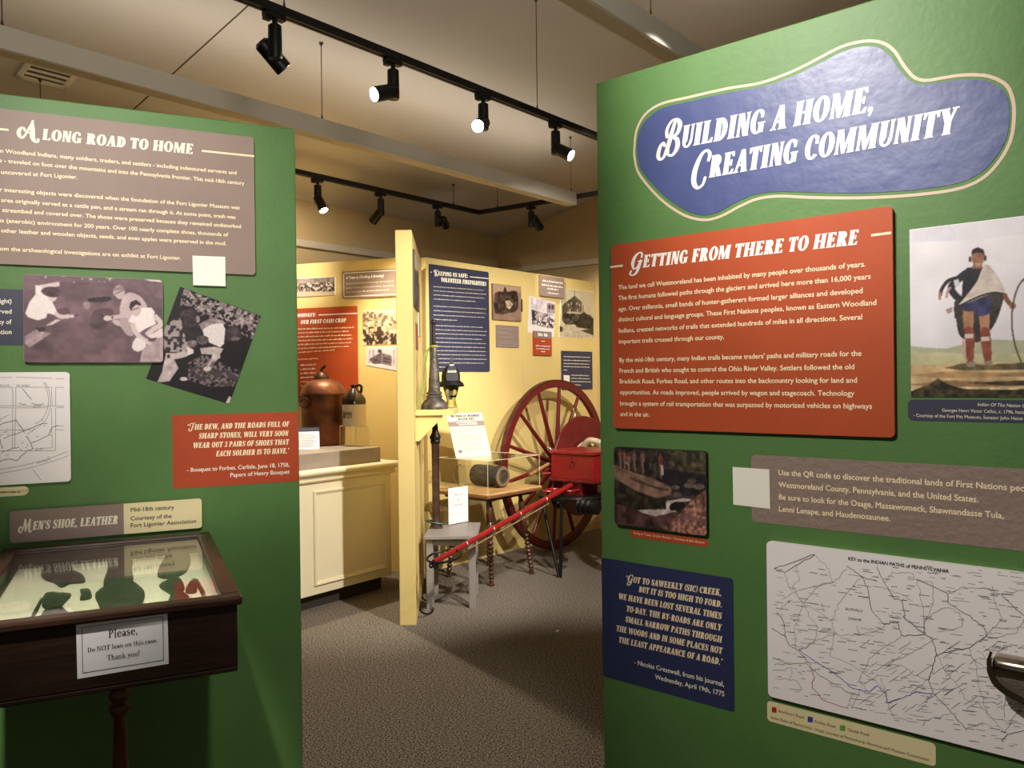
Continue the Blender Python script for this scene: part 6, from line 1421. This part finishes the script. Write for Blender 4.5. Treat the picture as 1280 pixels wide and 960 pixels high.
def card_text(text, x0, x1, z_, cap, m, disp=False):
    if disp:
        P = display_polys(text, (0,) if disp == 2 else ()); v = []; f = []
        for p in P:
            a = sum(p[i][0] * p[(i + 1) % len(p)][1] - p[(i + 1) % len(p)][0] * p[i][1] for i in range(len(p))); p = p if a > 0 else p[::-1]
            n0 = len(v); v += p; f.append(tuple(range(n0, n0 + len(p))))
        xs = [a for a, b in v]; k_ = (x1 - x0) / (max(xs) - min(xs)); v = [(x0 + (a - min(xs)) * k_, -.0016, z_ + b * cap) for a, b in v]
    else: v, f = flat_text(None, text, x0, x1, z_, cap, m, -.0016, 0)
    return [LM @ Vector(q) for q in v], f
V_, F_ = [], []
for t, a, b, z_, c, dsp in (('SECTION OF WOODEN', -.8, .82, .905, .052, 2), ('WATER PIPE', -.42, .5, .835, .052, 1)):
    v, f = card_text(t, a * kw, b * kw, z_ * kh, c * kh, I_brown, dsp); n0 = len(V_); V_ += v; F_ += [tuple(i + n0 for i in q) for q in f]
mesh_from('heading', V_, F_, I_brown, crd)
mb = MB()
rr = random.Random(4)
for i, z_ in enumerate((.77, .73)): mb.box(-kw * (.55 - .1 * i), kw * .6, -.0018, -.001, z_ * kh, (z_ + .016) * kh)
mb.xf(LM).build('band_print', I_ivory, crd)
mb = MB()
for i, z_ in enumerate((.64, .605, .57, .49, .455, .42, .385, .31, .275, .18, .15)): mb.box(-kw * (.88 if i < 9 else .45), kw * (.8 - rr.random() * .4), -.0014, 0, z_ * kh, (z_ + .007) * kh)
mb.xf(LM).build('print_lines', mat('pale_print', srgb(176, 166, 150), .6), crd)
cardbox(-kw * .8, -kw * .6, -.0014, 0, .1 * kh, .17 * kh).build('dark_square', I_grey, crd)

# ------------------------------------------------------------------ the red hose cart
M_red = mat('red_paint', srgb(138, 27, 27), 0.32, 0, .15, 10, .03, 60, .5); M_redd = mat('dark_red_paint', srgb(110, 24, 27), 0.36, 0, .2, 10, .03, 60, .5)
M_tire = mat('iron_tire', srgb(86, 40, 36), 0.45, .3, .4, 14); M_blk = mat('black_iron', srgb(24, 22, 22), .45, .4); M_chrome = mat('chrome', srgb(220, 214, 200), .12, 1.0); M_canvas = mat('canvas_hose', srgb(214, 200, 160), .9, 0, .2, 40, .3, 80)
M_brass = mat('brass', srgb(170, 130, 70), .3, .9); M_stick = mat('pale_wood', srgb(150, 108, 66), .5, 0, .3, 12, stretch=(1, 8, 8))
hc = thing('hose_cart', 'old red hand-drawn fire hose cart with huge spoked wheels and a toolbox', 'cart', Vector((.91, 6.755, 0)), A_RZ)
WR = .755
def wheel(y, sgn):
    c = (0, y, WR)
    prof_ = [(WR - .012, -.024), (WR - .066, -.02), (WR - .07, -.014), (WR - .07, .014), (WR - .066, .02), (WR - .012, .024), (WR - .012, -.024)]
    w = MB().lathe(prof_, 72, c, (0, 1, 0)).build('wheel', M_redd, hc, True)
    MB().lathe([(WR - .012, -.025), (WR, -.022), (WR, .022), (WR - .012, .025), (WR - .012, -.025)], 72, c, (0, 1, 0)).build('iron_tire', M_tire, w, True)
    MB().lathe([(0, -.17), (.03, -.17), (.036, -.12), (.055, -.1), (.06, -.06), (.075, -.04), (.078, .04), (.06, .06), (.05, .1), (0, .1)], 24, c, (0, sgn, 0)).build('hub', M_redd, w, True)
    MB().lathe([(0, -.2), (.02, -.195), (.028, -.17), (.0, -.165)], 18, c, (0, sgn, 0)).build('hub_cap', M_brass, w, True)
    for i in range(14):
        t = 2 * math.pi * (i + .32) / 14; d = Vector((math.cos(t), 0, math.sin(t)))
        MB().tube([Vector(c) + d * .07, Vector(c) + d * .2, Vector(c) + d * .45, Vector(c) + d * (WR - .066)], [.021, .022, .018, .0155], 10).build('spoke', M_redd, w, True)
    return w
wheel(.684, -1); wheel(-.684, 1)
MB().tube([(0, -.684, WR), (0, .684, WR)], .026, 12).build('axle', M_blk, hc, True)
for y in (.40, -.40): MB().lathe([(.05, -.012), (.43, -.012), (.435, -.006), (.435, .006), (.43, .012), (.05, .012), (.05, -.012)], 56, (0, y, WR), (0, 1, 0)).build('reel_flange', M_redd, hc, True)
mb = MB(); prof_ = []
for i in range(10):
    y = -.38 + i * .0765; prof_ += [(.175, y), (.215, y + .02), (.215, y + .055), (.175, y + .0764)]
mb.lathe([(.03, -.385)] + prof_ + [(.03, .386)], 36, (0, 0, WR), (0, 1, 0)); mb.build('hose_coil', M_canvas, hc, True)
MB().tube(catmull([(-.12, .3, WR + .17), (-.14, .22, WR + .235), (-.14, .08, WR + .215), (-.12, -.05, WR + .2)], 5), .028, 10).build('hose_end', M_canvas, hc, True)
# toolbox
bx0, bx1, by, bz0, bz1 = -.70, -.30, .2, .735, .925
tbx = MB().box(bx0, bx1, -by, by, bz0, bz1).build('toolbox', M_red, hc, bevel=.004)
MB().box(bx0 - .012, bx1 + .012, -by - .012, by + .012, bz1, bz1 + .026).build('lid', M_red, tbx, bevel=.005)
MB().box(bx0 - .02, bx1 + .02, -by - .02, by + .02, bz0 - .024, bz0).build('tray', M_redd, tbx, bevel=.004)
mb = MB().box(bx0 - .005, bx0, -.03, -.005, bz1 - .06, bz1 - .005); mb.tube([(bx0 - .01, -.018 + .012 * math.cos(t * math.pi / 8), bz1 - .065 + .022 * math.sin(t * math.pi / 8)) for t in range(16)], .0035, 6, True); mb.build('hasp', M_redd, tbx)
MB().box(bx0 + .1, .35, -.06, .06, WR - .09, WR - .026).build('chassis_beam', M_redd, hc, bevel=.004)
MB().box(bx0 + .0, bx0 + .22, -.09, .09, .57, bz0 - .024).build('bolster', M_redd, hc, bevel=.004)
mb = MB().lathe([(.11, 0), (.2, 0), (.205, .012), (.2, .026), (.11, .026), (.11, 0)], 36, (bx0 + .06, 0, .585)); mb.build('turntable_ring', M_blk, hc, True)
for y in (.16, -.16): MB().tube(catmull([(bx0 + .02, y, .6), (bx0 - .02, y * 1.05, .55), (bx0 + .06, y * 1.1, .5), (bx0 + .16, y, .56)], 5), .02, 8).build('spring', M_blk, hc, True)
MB().lathe([(.02, 0), (.05, .01), (.06, .03), (.045, .04), (.06, .055), (.062, .08), (.048, .09), (.062, .105), (.06, .13), (.046, .14), (.058, .155), (.055, .19), (.03, .2), (0, .2)], 24, (bx0 - .06, -.1, .55), (-.1, -1, 0)).build('hose_coupling', M_blk, hc, True)
# pole
e0_, e1_ = Vector((-2.369, -.19, .415)), Vector((-.56, .016, .714))
pole = MB().tube([e0_, e1_], [.017, .021], 14).build('pole', M_red, hc, True)
ex = (e1_ - e0_).normalized()
MB().tube([e0_ + ex * .1 + Vector((.105 * math.cos(t * math.pi / 14), .105 * math.sin(t * math.pi / 14), .0 + .018 * math.cos(t * math.pi / 14))) for t in range(28)], .0075, 8, True).build('pull_ring', M_blk, pole, True)
mb = MB()
for s_ in (-1, 1): mb.tube([e0_ + Vector((-.004, .018 * s_, -.02)) + Vector((.014 * math.cos(t * math.pi / 6), 0, .014 * math.sin(t * math.pi / 6))) for t in range(12)], .006, 8, True)
mb.tube([e0_ + Vector((0, -.026, -.012)), e0_ + Vector((0, .026, -.012))], .008, 8); mb.build('shackle', M_blk, pole, True)
dz = Vector((0, 0, -.04))
MB().tube([e0_ + ex * .32 + dz * .6, e0_ + ex * .34 + dz, e0_ + ex * .9 + dz * 1.1, e0_ + ex * 1.35 + dz * 1.1], .0055, 8).build('pull_rod', mat('pale_rod', srgb(150, 120, 84), .5, .3), pole, True)
for q in (.32, .62, .95, 1.3): MB().tube([e0_ + ex * q + Vector((0, .021 * math.cos(t), .021 * math.sin(t) * 1.6 - .014)) for t in [i * math.pi / 8 for i in range(16)]], .0035, 6, True).build('staple', mat('steel_staple', srgb(150, 140, 126), .35, .8), pole, True)
for cx_, cy_ in ((bx0 - .13, .1), (bx0 - .02, -.02)): MB().tube([(cx_ + .085 * math.cos(t * math.pi / 12), cy_ + .045 * math.sin(t * math.pi / 12), .655) for t in range(24)], .0085, 8, True).build('guide_loop', M_red, hc, True)
MB().tube([(bx0 + .05, .2, bz0 + .03), (bx0 - .05, .25, bz0 + .03), (bx0 - .02, .28, bz0 + .05), (bx0 + .06, .23, bz0 + .07)], .01, 8).build('side_bracket', M_red, hc, True)
for a, b in (((-.86, .0, .0), (-.84, -.005, .6)), ((-.865, .008, .0), (-.76, .25, .56))): MB().tube([a, b], .0125, 10).build('prop_leg', M_blk, hc, True)
MB().tube([(-.855, -.04, .585), (-.76, .28, .585)], .012, 8).build('prop_bar', M_blk, hc, True)
mb = MB().tube([(-.9, .262, .768), (-.68, .24, .838)], [.017, .0135], 12); mb.build('wooden_handle', M_stick, hc, True)
mb = MB().lathe([(0, 0), (.018, 0), (.018, .02), (.011, .03), (.011, .06), (.02, .064), (.02, .085), (0, .085)], 16, (-.07, .42, WR + .42)); mb.build('oil_cup', M_chrome, hc, True)
MB().lathe([(0, 0), (.016, 0), (.022, .03), (.018, .09), (.008, .1), (0, .1)], 14, (-.24, .5, .865), (-.3, .5, .5)).build('bell_fitting', M_chrome, hc, True)
MB().tube([(-.24, .5, .87), (-.18, .42, .78)], .008, 8).build('fitting_bracket', M_blk, hc, True)

# ------------------------------------------------------------------ small things
cb_ = thing('cable', 'dark cable loop on the carpet at the foot of the grey stool', 'cable', (at_z(528, 764, 0).x, at_z(528, 764, 0).y, 0))
W0 = cb_.location
pts = [at_z(x, y, .006) - W0 for x, y in ((524, 757), (527, 764), (534, 767.5), (540.5, 764), (541, 757.5), (535, 752), (529, 748), (527, 740))]
MB().tube(catmull([tuple(p) for p in pts], 6), .0055, 8).build('wire', M_blk, cb_, True)
g0 = at_z(696.5, 789, 0)
o = MB().prism_xy([(.009, 0), (.004, .008), (-.006, .005), (-.008, -.004), (.002, -.008)], 0, .004).build('glint_chip', mat('glint_white', srgb(235, 245, 250), .4)); o.location = (g0.x, g0.y, 0); prop(o, 'tiny pale chip on the open carpet, coloured as a glint', 'scrap')  # pale chip whose blue-white colour stands in for a glint
# chrome handle by the map
hu, hz = PR.uz(1262, 834, .07)
ch = thing('lever_handle', 'chrome lever with a curved guard in front of the right side of the path map', 'handle', PR.pt(hu, hz, 0), PR.rz)
M_dch = mat('dark_chrome', srgb(170, 160, 146), .16, 1.0)
MB().lathe([(0, -.0), (.016, .0), (.0245, .005), (.0265, .012), (.0265, .064)], 32, (-.03, -.07, 0), (1, 0, 0)).build('lever', M_dch, ch, True)
MB().lathe([(.0265, 0), (.0285, .002), (.0285, .008), (.0265, .01)], 28, (.034, -.07, 0), (1, 0, 0)).build('black_ring', M_black, ch, True)
MB().lathe([(.026, 0), (.0265, .002), (.0265, .1), (.0, .1)], 28, (.044, -.07, 0), (1, 0, 0)).build('grip', M_dch, ch, True)
gp = catmull([(-.033, .03), (-.037, .012), (-.036, -.01), (-.027, -.034), (-.008, -.05), (.02, -.062), (.06, -.073), (.14, -.078)], 5)
gw = [.0035, .006, .008, .0095, .0095, .009, .0085, .008]
mb = MB()
for i in range(len(gp) - 1):
    (x0, z0), (x1, z1) = gp[i], gp[i + 1]; l = math.hypot(x1 - x0, z1 - z0)
    def nrm(k):
        a, b = gp[max(k - 1, 0)], gp[min(k + 1, len(gp) - 1)]; q = math.hypot(b[0] - a[0], b[1] - a[1]); w_ = gw[min(k // 5, 7)] * .8
        return -(b[1] - a[1]) / q * w_, (b[0] - a[0]) / q * w_
    n0, m0 = nrm(i); n1, m1 = nrm(i + 1)
    mb.hexa([(x0 - n0, -.082, z0 - m0), (x1 - n1, -.082, z1 - m1), (x1 - n1, -.058, z1 - m1), (x0 - n0, -.058, z0 - m0), (x0 + n0, -.082, z0 + m0), (x1 + n1, -.082, z1 + m1), (x1 + n1, -.058, z1 + m1), (x0 + n0, -.058, z0 + m0)])
mb.build('curved_guard', M_chrome, ch, True)
MB().tube([(.13, -.07, 0), (.13, -.018, 0)], .014, 12).build('post', M_chrome, ch, True); MB().box(.1, .16, -.019, -.0145, -.1, .05).build('back_plate', M_chrome, ch, bevel=.002)
